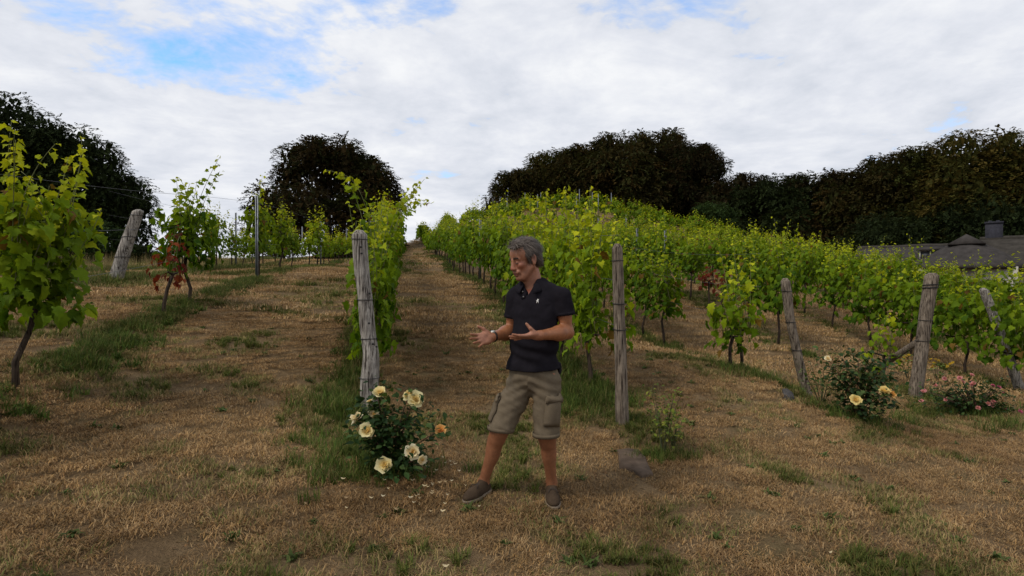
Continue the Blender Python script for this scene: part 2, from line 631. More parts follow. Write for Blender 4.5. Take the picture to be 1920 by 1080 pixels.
def scatter(name, label, cat_meshes, pts, idx, scl, rot, kind='stuff'):
    """one object of kind stuff: vertices = tuft places, geometry nodes put a tuft on each"""
    coll = bpy.data.collections.new(name + '_tufts')
    for i, me in enumerate(cat_meshes):
        o = bpy.data.objects.new('%s_tuft_%02d' % (name, i), me)
        coll.objects.link(o)
    me = bpy.data.meshes.new(name)
    me.vertices.add(len(pts))
    me.vertices.foreach_set('co', np.asarray(pts, np.float32).ravel())
    for an, ty, da in (('idx', 'INT', np.asarray(idx, np.int32)), ('scl', 'FLOAT', np.asarray(scl, np.float32)), ('rot', 'FLOAT', np.asarray(rot, np.float32))):
        a = me.attributes.new(an, ty, 'POINT')
        a.data.foreach_set('value', da)
    o = obj(name, me)
    ng = bpy.data.node_groups.new(name + '_nodes', 'GeometryNodeTree')
    ng.interface.new_socket('Geometry', in_out='INPUT', socket_type='NodeSocketGeometry')
    ng.interface.new_socket('Geometry', in_out='OUTPUT', socket_type='NodeSocketGeometry')
    N, L = ng.nodes, ng.links
    gi, go = N.new('NodeGroupInput'), N.new('NodeGroupOutput')
    ci = N.new('GeometryNodeCollectionInfo')
    ci.inputs['Collection'].default_value = coll
    ci.inputs['Separate Children'].default_value = True
    ci.inputs['Reset Children'].default_value = True
    ip = N.new('GeometryNodeInstanceOnPoints')
    ip.inputs['Pick Instance'].default_value = True

    def na(nm, ty):
        a = N.new('GeometryNodeInputNamedAttribute')
        a.data_type = ty
        a.inputs['Name'].default_value = nm
        return a.outputs['Attribute']
    L.new(gi.outputs[0], ip.inputs['Points'])
    L.new(ci.outputs[0], ip.inputs['Instance'])
    L.new(na('idx', 'INT'), ip.inputs['Instance Index'])
    L.new(na('scl', 'FLOAT'), ip.inputs['Scale'])
    cb = N.new('ShaderNodeCombineXYZ')
    L.new(na('rot', 'FLOAT'), cb.inputs[2])
    er = N.new('FunctionNodeEulerToRotation')
    L.new(cb.outputs[0], er.inputs[0])
    L.new(er.outputs[0], ip.inputs['Rotation'])
    L.new(ip.outputs[0], go.inputs[0])
    mod = o.modifiers.new('tufts', 'NODES')
    mod.node_group = ng
    return tag(o, label, None, kind=kind)


DRY = [(0.49, 0.32, 0.135), (0.39, 0.24, 0.09), (0.56, 0.39, 0.185), (0.26, 0.155, 0.062), (0.49, 0.31, 0.11), (0.41, 0.28, 0.135)]
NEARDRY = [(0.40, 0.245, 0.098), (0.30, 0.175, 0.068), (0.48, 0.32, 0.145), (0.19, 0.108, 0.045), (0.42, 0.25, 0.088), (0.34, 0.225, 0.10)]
OLIVE = [(0.16, 0.165, 0.05), (0.29, 0.225, 0.10), (0.13, 0.15, 0.045), (0.36, 0.26, 0.13)]
GREEN = [(0.095, 0.125, 0.026), (0.075, 0.105, 0.024), (0.13, 0.145, 0.036), (0.17, 0.15, 0.05)]
LUSH = [(0.075, 0.125, 0.022), (0.05, 0.092, 0.018), (0.10, 0.15, 0.03), (0.14, 0.155, 0.04)]
STRAWY = [(0.10, 0.125, 0.03), (0.06, 0.10, 0.022), (0.24, 0.19, 0.09), (0.13, 0.14, 0.04)]
DRY = [(r * 0.94, g * 0.98, b * 1.16) for r, g, b in DRY]
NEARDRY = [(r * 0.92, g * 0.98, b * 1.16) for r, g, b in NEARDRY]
ROWS_U = [-8.05, -5.5, -3.12, -0.34, 2.12, 4.9, 7.45, 10.2, 12.75, 15.3, 17.85, 20.4, 22.95, 25.5, 28.0]


def row_dist(x, y):
    u = x + ROWK * y
    return np.min(np.abs(u[:, None] - np.array(ROWS_U)), axis=1)


def lawn_points(d0, d1, dens, rng):
    """random places in the wedge in front of the camera (a margin wider than the frame)"""
    n = int((d1 * d1 - d0 * d0) * 1.0 * dens)
    d = np.sqrt(rng.uniform(d0 * d0, d1 * d1, n))
    x = rng.uniform(-1.0, 1.0, n) * d
    return x, d


def build_lawn():
    rng = np.random.default_rng(11)
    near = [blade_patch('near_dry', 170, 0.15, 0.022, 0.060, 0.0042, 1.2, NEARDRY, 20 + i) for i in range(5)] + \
           [blade_patch('near_olive', 130, 0.15, 0.03, 0.075, 0.0045, 0.85, OLIVE, 30 + i) for i in range(3)] + \
           [blade_patch('near_green', 110, 0.13, 0.04, 0.10, 0.006, 0.7, GREEN, 40 + i, 4) for i in range(3)]
    mid = [blade_patch('mid_dry', 170, 0.34, 0.04, 0.085, 0.009, 0.95, DRY, 50 + i) for i in range(5)] + \
          [blade_patch('mid_olive', 150, 0.34, 0.04, 0.09, 0.009, 0.8, OLIVE, 60 + i) for i in range(3)] + \
          [blade_patch('mid_green', 120, 0.30, 0.05, 0.13, 0.012, 0.6, GREEN, 70 + i, 6) for i in range(3)]
    far = [blade_patch('far_dry', 150, 0.9, 0.05, 0.11, 0.028, 0.8, DRY, 80 + i) for i in range(5)] + \
          [blade_patch('far_olive', 130, 0.9, 0.05, 0.12, 0.028, 0.7, OLIVE, 90 + i) for i in range(3)] + \
          [blade_patch('far_green', 110, 0.8, 0.06, 0.15, 0.034, 0.5, GREEN, 100 + i, 8) for i in range(3)]
    near += [blade_patch('rosette', 16, 0.03, 0.04, 0.085, 0.022, 1.15, [(0.075, 0.115, 0.03), (0.10, 0.14, 0.04), (0.06, 0.09, 0.025)], 160 + i) for i in range(3)]
    near += [blade_patch('litter', 14, 0.14, 0.012, 0.035, 0.016, 1.35, [(0.14, 0.08, 0.04), (0.22, 0.13, 0.06), (0.09, 0.055, 0.03), (0.30, 0.22, 0.13)], 170 + i) for i in range(3)]
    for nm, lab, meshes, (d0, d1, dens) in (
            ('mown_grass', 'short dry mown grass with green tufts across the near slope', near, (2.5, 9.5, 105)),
            ('mid_slope_grass', 'short dry grass on the slope between the vine rows', mid, (9.0, 24, 17)),
            ('far_slope_grass', 'dry grass on the distant upper slope and knoll', far, (23, 95, 1.1))):
        x, y = lawn_points(d0, d1, dens, rng)
        sc = 1.0 if d0 < 5 else (0.5 if d0 < 20 else 0.25)
        g = fbm(x * 1.5 * max(sc, 0.5), y * 1.5 * max(sc, 0.5), 0, 77, 4) + rng.normal(0, 0.05, len(x))
        rd = row_dist(x, y)
        g = g + 0.16 * np.exp(-(rd / 0.35) ** 2) * (y > 5.5)
        g = g + 0.04 * np.clip(1 - np.abs(y - 4.5) / 2.5, 0, 1)      # greener belt along the row ends
        idx = np.where(g > 0.715, 8, np.where(g > 0.60, 5, 0)) + rng.integers(0, 3, len(x))
        idx = np.where(idx < 5, rng.integers(0, 5, len(x)), idx)
        if d0 < 5:
            pick = rng.uniform(0, 1, len(x))
            idx = np.where(pick < 0.035, 11 + rng.integers(0, 3, len(x)), np.where(pick < 0.16, 14 + rng.integers(0, 3, len(x)), idx))
        bare = fbm(x * 2.2, y * 2.2, 0, 31, 3) + rng.normal(0, 0.03, len(x))
        keep = (bare > 0.235)
        x, y, idx = x[keep], y[keep], idx[keep]
        z = G(x, y)
        scatter(nm, lab, meshes, np.stack([x, y, z], 1), idx, rng.uniform(0.7, 1.25, len(x)), rng.uniform(0, 6.28, len(x)))


build_lawn()


def build_strips():
    rng = np.random.default_rng(12)
    meshes = [blade_patch('tall_lush', 55, 0.11, 0.09, 0.26, 0.007, 0.55, LUSH, 120 + i) for i in range(4)] + \
             [blade_patch('tall_strawy', 55, 0.12, 0.08, 0.24, 0.006, 0.6, STRAWY, 130 + i) for i in range(4)] + \
             [blade_patch('weedy', 90, 0.16, 0.05, 0.17, 0.014, 0.8, LUSH, 140 + i, 5) for i in range(3)]
    X, Y, I, S = [], [], [], []

    def put(u0, u1, d0, d1, n, smin=0.5, smax=1.1, lush=0.6, thr=0.42):
        d = rng.uniform(d0, d1, n)
        u = rng.normal((u0 + u1) / 2, (u1 - u0) / 3.6, n)
        x = u - ROWK * d
        dens = fbm(x * 1.3, d * 1.3, 0, 55, 3) + rng.normal(0, 0.06, n)
        k = dens > thr
        x, d = x[k], d[k]
        m = len(x)
        X.append(x); Y.append(d)
        I.append(np.where(rng.uniform(0, 1, m) < lush, np.where(rng.uniform(0, 1, m) < 0.5, 0, 8) + rng.integers(0, 3, m), 4 + rng.integers(0, 4, m)))
        S.append(rng.uniform(smin, smax, m))
    put(-3.32, -2.78, 3.0, 7, 420, 0.45, 0.9, 0.7, 0.30)
    put(-3.32, -2.88, 7, 13, 420, 0.4, 0.85, 0.65, 0.34)
    put(-3.35, -2.85, 12, 36, 900, 0.4, 0.9, 0.5, 0.36)
    put(-5.8, -5.2, 9, 36, 700, 0.6, 1.4, 0.25)
    put(-8.4, -7.6, 14, 40, 700, 0.7, 1.6, 0.2)
    put(-0.8, -0.45, 5.6, 9.0, 160, 0.45, 0.95, 0.4)
    put(-0.6, -0.1, 9.0, 40, 700, 0.5, 1.1, 0.5)
    put(-0.6, -0.3, 4.2, 5.8, 70, 0.3, 0.6, 0.5)
    put(1.8, 2.3, 6.4, 45, 1100, 0.5, 1.15, 0.7)
    for u in (4.9, 7.45, 10.2):
        put(u - 0.3, u + 0.3, 8.0, 32, 700, 0.4, 0.95, 0.6)
    for u in (12.75, 15.3, 17.85):
        put(u - 0.3, u + 0.3, 12, 34, 300, 0.5, 1.0, 0.5)
    # round the feet of posts, bushes and vines
    for (px, py, d, n, r, s) in ((1168, 795, 5.95, 16, 0.16, 0.55), (1240, 850, 5.2, 26, 0.14, 0.6), (645, 740, 5.9, 40, 0.18, 1.0), (1110, 715, 6.7, 60, 0.25, 1.0),
                                 (1420, 705, 8.2, 40, 0.25, 0.9), (1600, 812, 7.0, 40, 0.3, 0.8), (700, 905, 4.5, 40, 0.25, 0.8), (640, 850, 4.9, 30, 0.25, 0.7),
                                 (1800, 780, 8.0, 50, 0.5, 0.9), (1490, 745, 8.2, 26, 0.2, 0.8), (1100, 735, 6.4, 30, 0.25, 0.8)):
        c = P(px, py, d)
        X.append(rng.normal(c[0], r, n)); Y.append(rng.normal(c[1], r * 0.8, n))
        I.append(np.where(rng.uniform(0, 1, n) < 0.75, rng.integers(0, 4, n), 4 + rng.integers(0, 4, n)))
        S.append(rng.uniform(0.5, 1.1, n) * s)
    x, y, i, s = map(np.concatenate, (X, Y, I, S))
    k = np.hypot(x - 0.05, (y - 4.05) * 1.0) > 0.55
    x, y, i, s = x[k], y[k], i[k], s[k]
    scatter('row_grass', 'taller green grass and weeds growing in strips under the vines', meshes, np.stack([x, y, G(x, y)], 1), i, s, rng.uniform(0, 6.28, len(x)))
    # tall dry seed heads on the crest at the left
    meshes = [blade_patch('seed_heads', 40, 0.3, 0.25, 0.6, 0.006, 0.25, [(0.30, 0.24, 0.11), (0.20, 0.19, 0.07), (0.36, 0.28, 0.15)], 150 + i) for i in range(3)]
    n = 500
    d = rng.uniform(14, 34, n)
    px = rng.uniform(40, 470, n)
    x = (px - 960) * d / FPX
    u = x + ROWK * d
    k = (u < -6.3) & (fbm(x * 0.5, d * 0.5, 0, 66, 3) > 0.42)
    x, d = x[k], d[k]
    scatter('dry_meadow_grass', 'tall dry seed heads of meadow grass along the crest', meshes, np.stack([x, d, G(x, d)], 1), rng.integers(0, 3, len(x)), rng.uniform(0.6, 1.2, len(x)), rng.uniform(0, 6.28, len(x)))


build_strips()
# ------------------------------------------------------------------ trees
def spray_proto(r, n=12):
    """a drooping twig of leaves along +X, unit length"""
    t = np.linspace(0.12, 1.0, n)
    c = np.stack([t, 0.28 * r.uniform(-1, 1, n) * (1.15 - t * 0.7), -0.35 * t ** 2 + r.normal(0, 0.05, n)], 1)
    az = r.uniform(-0.9, 0.9, n)
    d = np.stack([np.cos(az), np.sin(az), r.uniform(-0.7, 0.1, n)], 1)
    d /= np.linalg.norm(d, axis=1)[:, None]
    nrm = np.stack([r.normal(0.15, 0.35, n), r.normal(0, 0.35, n), np.ones(n)], 1)
    s = np.cross(d, nrm)
    s /= np.linalg.norm(s, axis=1)[:, None]
    L = r.uniform(0.22, 0.36, n)[:, None]
    w = L * 0.34
    V = np.stack([c - d * L * 0.5, c + s * w, c + d * L * 0.5, c - s * w], 1)
    return V                                               # n,4,3


def make_crown(name, seed, palette, nspray=1500, spray_len=0.17, squash=1.0, ragged=0.12, nclump=30):
    r = np.random.default_rng(seed)
    # clump centres on a lopsided dome that reaches down to the ground
    th = r.uniform(0, 2 * math.pi, nclump)
    zc = r.uniform(0.10, 0.90, nclump)
    prof = np.sqrt(np.clip(1 - ((zc - 0.36) / 0.60) ** 2, 0.04, 1)) * 0.74
    lump = 1 + 0.06 * np.sin(th * 2 + seed) + r.normal(0, 0.07, nclump)
    cc = np.stack([np.cos(th) * prof * lump, np.sin(th) * prof * lump, zc], 1)
    cr = r.uniform(0.20, 0.34, nclump) * (1.05 - 0.3 * zc)
    cc = np.vstack([cc, [[0, 0, 0.3], [0, 0, 0.55], [0.05, 0, 0.72], [-0.08, 0.05, 0.80], [0.1, -0.1, 0.78]]])
    cr = np.concatenate([cr, [0.70, 0.68, 0.48, 0.36, 0.36]])
    czr = cr * np.array([0.62])                            # clumps are flatter than wide in units of height
    cents, normals = [], []
    need = nspray
    while need > 0:
        k = r.integers(0, len(cc), need * 2)
        v = r.normal(0, 1, (need * 2, 3))
        v /= np.linalg.norm(v, axis=1)[:, None]
        p = cc[k] + v * np.stack([cr[k], cr[k], czr[k]], 1) * r.uniform(0.86, 1.06, (need * 2, 1))
        ok = (p[:, 2] > 0.0)
        q = (p[:, None, :] - cc[None]) / np.stack([cr, cr, czr], 1)[None]
        inside = np.sum(np.sum(q * q, 2) < 0.62, 1)
        ok &= inside == 0
        p, v = p[ok][:need], v[ok][:need]
        cents.append(p)
        normals.append(v)
        need -= len(p)
    c, nv = np.concatenate(cents), np.concatenate(normals)
    m = len(c)
    protos = [spray_proto(r) for _ in range(10)]
    az = np.arctan2(nv[:, 1], nv[:, 0]) + r.normal(0, 0.5, m)
    pitch = np.clip(nv[:, 2], -0.6, 1) * 0.45 - 0.05 + r.normal(0, 0.22, m)
    ln = spray_len * r.uniform(0.6, 1.25, m)
    far = r.uniform(0, 1, m) < ragged                      # twigs that stand out of the outline
    ln[far] *= 1.35
    ca, sa, cp_, sp_ = np.cos(az), np.sin(az), np.cos(pitch), np.sin(pitch)
    pal = np.array(palette)
    tone = fbm(c[:, 0] * 2.5, c[:, 1] * 2.5, c[:, 2] * 3.5, seed, 3)
    tone = np.clip((tone - 0.25) * 2.0, 0, 0.999)
    base = pal[(tone * len(pal)).astype(int)]
    VV, CC = [], []
    pid = r.integers(0, 10, m)
    for j in range(10):
        k = np.argwhere(pid == j)[:, 0]
        v = protos[j].reshape(1, -1, 3) * ln[k][:, None, None]
        x = v[..., 0] * cp_[k][:, None] - v[..., 2] * sp_[k][:, None]
        z = v[..., 0] * sp_[k][:, None] + v[..., 2] * cp_[k][:, None]
        VV.append(np.stack([c[k, 0][:, None] + x * ca[k][:, None] - v[..., 1] * sa[k][:, None], c[k, 1][:, None] + x * sa[k][:, None] + v[..., 1] * ca[k][:, None], c[k, 2][:, None] + z * 0.62], -1).reshape(-1, 3))
        nl = v.shape[1] // 4
        CC.append(np.repeat((base[k][:, None, :] * r.uniform(0.7, 1.35, (len(k), nl, 1))).reshape(-1, 3), 4, axis=0))
    # inner foliage so that the heart of the crown is closed
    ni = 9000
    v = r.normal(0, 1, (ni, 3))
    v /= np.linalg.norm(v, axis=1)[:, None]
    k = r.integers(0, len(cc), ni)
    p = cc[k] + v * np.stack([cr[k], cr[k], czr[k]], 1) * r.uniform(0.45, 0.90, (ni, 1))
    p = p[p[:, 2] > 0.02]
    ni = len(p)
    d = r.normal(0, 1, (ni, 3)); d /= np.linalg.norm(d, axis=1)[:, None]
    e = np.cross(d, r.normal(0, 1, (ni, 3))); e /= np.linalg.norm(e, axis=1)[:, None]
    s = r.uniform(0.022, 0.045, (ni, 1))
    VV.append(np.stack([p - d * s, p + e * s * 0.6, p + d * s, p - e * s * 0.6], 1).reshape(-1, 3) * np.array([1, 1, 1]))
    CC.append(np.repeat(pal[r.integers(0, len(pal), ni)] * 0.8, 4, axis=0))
    V = np.concatenate(VV)
    q = np.arange(len(V)).reshape(-1, 4)
    return mk_mesh(name, V, None, q, np.concatenate(CC), False, [M_TREE])


def make_trunk(name, seed):
    r = np.random.default_rng(seed)
    mb = MB()
    mb.tube([(0, 0, -0.06), (0.005, 0, 0.12), (-0.01, 0.01, 0.35), (0.01, 0, 0.6)], [0.085, 0.06, 0.045, 0.018], 10)
    for i in range(9):
        a, z = r.uniform(0, 6.28), r.uniform(0.14, 0.5)
        L = r.uniform(0.35, 0.62)
        mb.tube([(0, 0, z), (math.cos(a) * L * 0.5, math.sin(a) * L * 0.5, z + 0.10), (math.cos(a) * L, math.sin(a) * L, z + r.uniform(0.12, 0.24))], [0.026, 0.016, 0.005], 6)
    return mb.mesh(name, M_TRUNK, True)


COPPER = [(0.024, 0.021, 0.010), (0.034, 0.026, 0.011), (0.024, 0.028, 0.010), (0.044, 0.030, 0.012)]
BRONZE = [(0.030, 0.028, 0.010), (0.042, 0.034, 0.011), (0.034, 0.037, 0.011), (0.056, 0.038, 0.012)]
OLIVET = [(0.036, 0.042, 0.010), (0.052, 0.050, 0.012), (0.066, 0.050, 0.012), (0.044, 0.044, 0.011)]
DARKG = [(0.022, 0.032, 0.012), (0.03, 0.043, 0.015), (0.018, 0.026, 0.010)]
MIDG = [(0.03, 0.055, 0.016), (0.042, 0.07, 0.02), (0.025, 0.042, 0.013)]
CROWNS = {
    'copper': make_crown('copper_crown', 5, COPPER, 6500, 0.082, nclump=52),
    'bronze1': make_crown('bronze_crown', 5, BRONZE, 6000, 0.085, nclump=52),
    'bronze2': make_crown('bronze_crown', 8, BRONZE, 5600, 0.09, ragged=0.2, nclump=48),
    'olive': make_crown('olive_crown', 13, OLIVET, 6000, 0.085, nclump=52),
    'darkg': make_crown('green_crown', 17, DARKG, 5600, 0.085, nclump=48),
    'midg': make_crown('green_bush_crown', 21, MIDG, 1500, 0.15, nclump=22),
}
TRUNK = make_trunk('trunk', 2)


def tree(name, label, crown, px, top_y, d, half_px, zbase=None, rotz=0.0, ysq=1.0, cat='tree', group=None):
    x = (px - 960) * d / FPX
    zt = CAMZ + (540 - top_y) * d / FPX
    zb = (g1(x, d) if zbase is None else CAMZ + zbase) - 0.25
    R = half_px * d / FPX
    root = thing(name, label, cat, (x, d, zb), rotz, group)
    hh = (zt - zb) / 1.10
    hc = min(hh, 1.75 * R)
    c = obj('crown', CROWNS[crown], root)
    c.scale = (R / 0.98, R / 0.98 * ysq, hc)
    c.location = (0, 0, hh - hc)
    if hh - hc > 0.25 * hc:
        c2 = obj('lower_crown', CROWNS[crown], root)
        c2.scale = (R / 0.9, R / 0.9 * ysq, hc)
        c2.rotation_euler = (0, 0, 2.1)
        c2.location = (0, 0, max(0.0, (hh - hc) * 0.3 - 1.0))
    t = obj('trunk', TRUNK, root)
    t.scale = (R, R, (zt - zb))
    return root


tree('copper_beech', 'round dark copper beech standing alone left of the mown path', 'copper', 616, 246, 58, 143, 2.6, 0.3)
tree('beech_tree', 'tall black-green beech at the left edge of the view', 'darkg', 0, 138, 40, 125, 0.6, 1.1)
tree('beech_tree', 'broad dark tree sloping down beside the tall left-edge beech', 'darkg', 130, 216, 43, 138, 0.6, 2.6)
tree('beech_tree', 'low dark tree peering past the tall left-edge beech', 'bronze1', -60, 200, 48, 120, 0.5, 0.2)
BB = 'beeches behind the vineyard'
tree('beech_tree', 'leftmost and lowest bronze beech behind the knoll', 'bronze1', 975, 306, 92, 72, 6.0, 0.3, group=BB)
tree('beech_tree', 'second bronze beech from the left behind the knoll', 'olive', 1035, 272, 96, 85, 6.0, 1.7, group=BB)
tree('beech_tree', 'third beech from the left behind the knoll, brown-tinged', 'bronze1', 1100, 252, 93, 88, 5.5, 3.7, group=BB)
tree('beech_tree', 'tall ragged beech in the middle behind the knoll with thin top twigs', 'bronze2', 1165, 234, 90, 95, 5.0, 0.9, group=BB)
tree('beech_tree', 'tallest ragged beech behind the knoll', 'bronze2', 1232, 226, 95, 95, 4.0, 4.0, group=BB)
tree('beech_tree', 'steep-sided dark beech ending the group behind the knoll', 'copper', 1292, 244, 88, 72, 2.0, 5.1, group=BB)
tree('beech_tree', 'low dark beech in the dip between knoll trees and hedge trees', 'copper', 1385, 312, 84, 95, 0.0, 3.0, group=BB)
tree('beech_tree', 'flat-topped dark beech first in the level stretch of wood', 'darkg', 1455, 312, 80, 110, -1.5, 2.1, group=BB)
tree('beech_tree', 'flat-topped beech second in the level stretch of wood', 'copper', 1535, 304, 78, 115, -2.0, 0.6, group=BB)
tree('beech_tree', 'beech last in the level stretch of wood before the tall right trees', 'bronze1', 1615, 294, 76, 115, -2.5, 4.4, group=BB)
tree('beech_tree', 'tawny beech stepping up towards the big tree above the roof', 'bronze1', 1700, 262, 72, 120, -3.0, 1.2, group=BB)
tree('beech_tree', 'big tawny green beech towering above the thatched roof', 'olive', 1805, 226, 68, 150, -3.0, 2.2, group=BB)
tree('beech_tree', 'tawny beech at the right edge of the view behind the roof', 'olive', 1925, 236, 66, 145, -3.0, 5.3, group=BB)
tree('beech_tree', 'dark lower beech in the shade behind the roof and vines', 'darkg', 1660, 380, 66, 120, -3.5, 3.3, group=BB)
tree('beech_tree', 'shaded beech behind the chimney', 'darkg', 1840, 350, 62, 120, -3.5, 1.3, group=BB)
tree('green_bush', 'mid-green bush where the knoll vines meet the wood', 'midg', 1338, 372, 72, 50, None, 0.5, cat='bush')
tree('green_bush', 'green shrub behind the leaning grey post at left', 'midg', 175, 405, 27, 62, None, 0.7, cat='bush')
tree('green_bush', 'low green shrub left of the leaning grey post, near the frame edge', 'midg', 60, 412, 26, 85, None, 2.9, cat='bush')
tree('green_bush', 'small dark shrub just right of the leaning grey post', 'darkg', 262, 455, 30, 40, None, 1.9, cat='bush')
tree('green_bush', 'low rounded bush at the foot of the copper beech', 'darkg', 700, 440, 60, 70, None, 3.9, cat='bush')

# ------------------------------------------------------------------ thatched house down at the right
M_THATCH = simple('grey_thatch', (0.047, 0.042, 0.039), 0.97, 0.28, 2.2, 0.03, 0.03)
M_RIDGE = simple('ridge_turf', (0.045, 0.040, 0.034), 0.97, 0.3, 2, 0.03, 0.03)
M_CHIM = simple('chimney_render', (0.036, 0.036, 0.044), 0.9, 0.25, 6, 0.05, 0.01)
M_WALLW = simple('house_wall', (0.45, 0.42, 0.36), 0.9, 0.1)
M_WINF = simple('window_frame', (0.4, 0.38, 0.34), 0.6, 0.1)
M_PANE = simple('window_pane', (0.05, 0.05, 0.05), 0.1, 0.1, 4, 0.6)


def build_house():
    """stands turned, its short wing pointing towards the vineyard; local y runs away from the vines"""
    D = 46.0
    c = P(1812, 437, D)
    root = thing('thatched_house', 'grey thatched house roof with hipped gable and chimney beyond the vines', 'house', (c[0], D, c[2] - 7.4), math.radians(-36.5))

    def slab(label, x0, x1, yr, zr, ez, half, mat, n=9):
        """thatched roof along local x: ridge at yr, eaves at ez"""
        m = 15
        V = np.zeros((n, m, 3))
        for i in range(n):
            for j in range(m):
                t = j / (m - 1) * 2 - 1
                w = abs(t)
                V[i, j] = (x0 + (x1 - x0) * i / (n - 1), yr + t * half, zr + (ez - zr) * w + 0.16 * math.sin(w * math.pi) + 0.03 * math.sin(i * 2.1 + j))
        q = [(i * m + j, (i + 1) * m + j, (i + 1) * m + j + 1, i * m + j + 1) for i in range(n - 1) for j in range(m - 1)]
        o = obj('roof', mk_mesh('roof', V.reshape(-1, 3), None, q, None, True, [mat]), root)
        so = o.modifiers.new('thickness', 'SOLIDIFY')
        so.thickness = 0.32
        so.offset = -1
        o['label'] = label
        mb = MB()
        mb.tube([(x0 + (x1 - x0) * i / 8, yr, zr - 0.04 + 0.03 * math.sin(i * 1.7)) for i in range(9)], 0.2, 8)
        mb.build('ridge_cap', M_RIDGE, o, True)
        return o
    ez = 4.85
    left = slab('long low grey thatched roof slope', -8.0, 0.3, 7.0, 6.95, ez, 4.4, M_THATCH)
    slab('brownish thatched roof slope at the edge of the view', 0.9, 13.0, 7.2, 7.38, ez - 0.1, 5.2, M_RIDGE)
    # rounded hip under a small gablet
    na, nh = 33, 12
    V, q = [], []
    for i in range(nh):
        s = i / (nh - 1)
        for j in range(na):
            a = math.pi * j / (na - 1)
            V.append((-math.cos(a) * (1.10 + 2.6 * s), 2.2 - math.sin(a) * (1.0 + 2.7 * s), 6.68 - (6.68 - ez) * (0.70 * s + 0.30 * s * s)))
    for i in range(nh - 1):
        for j in range(na - 1):
            q.append((i * na + j, (i + 1) * na + j, (i + 1) * na + j + 1, i * na + j + 1))
    k = len(V)
    V += [(-1.1, 7.0, 6.7), (1.1, 7.0, 6.7), (-3.7, 7.0, ez), (3.7, 7.0, ez)]
    q += [(0, k, k + 2, (nh - 1) * na), (na - 1, nh * na - 1, k + 3, k + 1), (0, na - 1, k + 1, k)]
    o = obj('roof', mk_mesh('roof', V, None, q, None, True, [M_THATCH]), root)
    o['label'] = 'rounded grey thatched hip facing the vineyard'
    so = o.modifiers.new('thickness', 'SOLIDIFY')
    so.thickness = 0.25
    V = [(-1.2, 0.95, 6.66), (0, 0.85, 6.68), (1.2, 0.95, 6.66), (0, 1.25, 7.42), (0, 7.0, 7.42), (-1.2, 7.0, 6.66), (1.2, 7.0, 6.66)]
    g = obj('gablet', mk_mesh('gablet', V, [(0, 1, 3), (1, 2, 3)], [(2, 6, 4, 3), (5, 0, 3, 4)], None, False, [M_THATCH]), o)
    so = g.modifiers.new('thickness', 'SOLIDIFY')
    so.thickness = 0.12
    mb = MB()
    mb.box((-3.9, 7.0, ez / 2), (7.8, 7.4, ez))
    mb.box((0.0, 2.6, ez / 2), (6.0, 5.4, ez - 0.03))
    mb.box((7.0, 7.2, ez / 2 - 0.05), (11.6, 9.0, ez - 0.06))
    mb.build('wall', M_WALLW, root)
    mb = MB()
    mb.box((1.84, 7.5, 7.4), (1.15, 0.95, 2.7))
    mb.box((1.84, 7.5, 8.68), (1.26, 1.06, 0.16))
    ch = mb.build('chimney', M_CHIM, root)
    for sx in (-0.26, 0.26):
        mb = MB()
        mb.tube([(1.84 + sx, 7.5, 8.75), (1.84 + sx, 7.5, 8.88)], [0.14, 0.13], 10)
        mb.build('chimney_pot', M_CHIM, ch, True)
    wx, wy, wz = -2.4, 4.2, 6.0
    mb = MB()
    for sx in (-0.72, 0.72):
        mb.box((wx + sx, wy, wz), (0.10, 0.12, 0.75))
    mb.box((wx, wy, wz + 0.40), (1.54, 0.14, 0.10))
    mb.box((wx, wy, wz - 0.40), (1.54, 0.14, 0.10))
    mb.box((wx, wy, wz), (0.06, 0.10, 0.70))
    f = mb.build('window', M_WINF, root)
    for sx in (-0.36, 0.36):
        mb = MB()
        mb.box((wx + sx, wy + 0.02, wz), (0.62, 0.03, 0.68))
        mb.build('pane', M_PANE, f)
    mb = MB()
    mb.box((wx, wy + 0.75, wz + 0.62), (1.9, 2.0, 0.14), [[1, 0, 0], [0, .985, -.17], [0, .17, .985]])
    mb.build('dormer_roof', M_THATCH, f)


build_house()

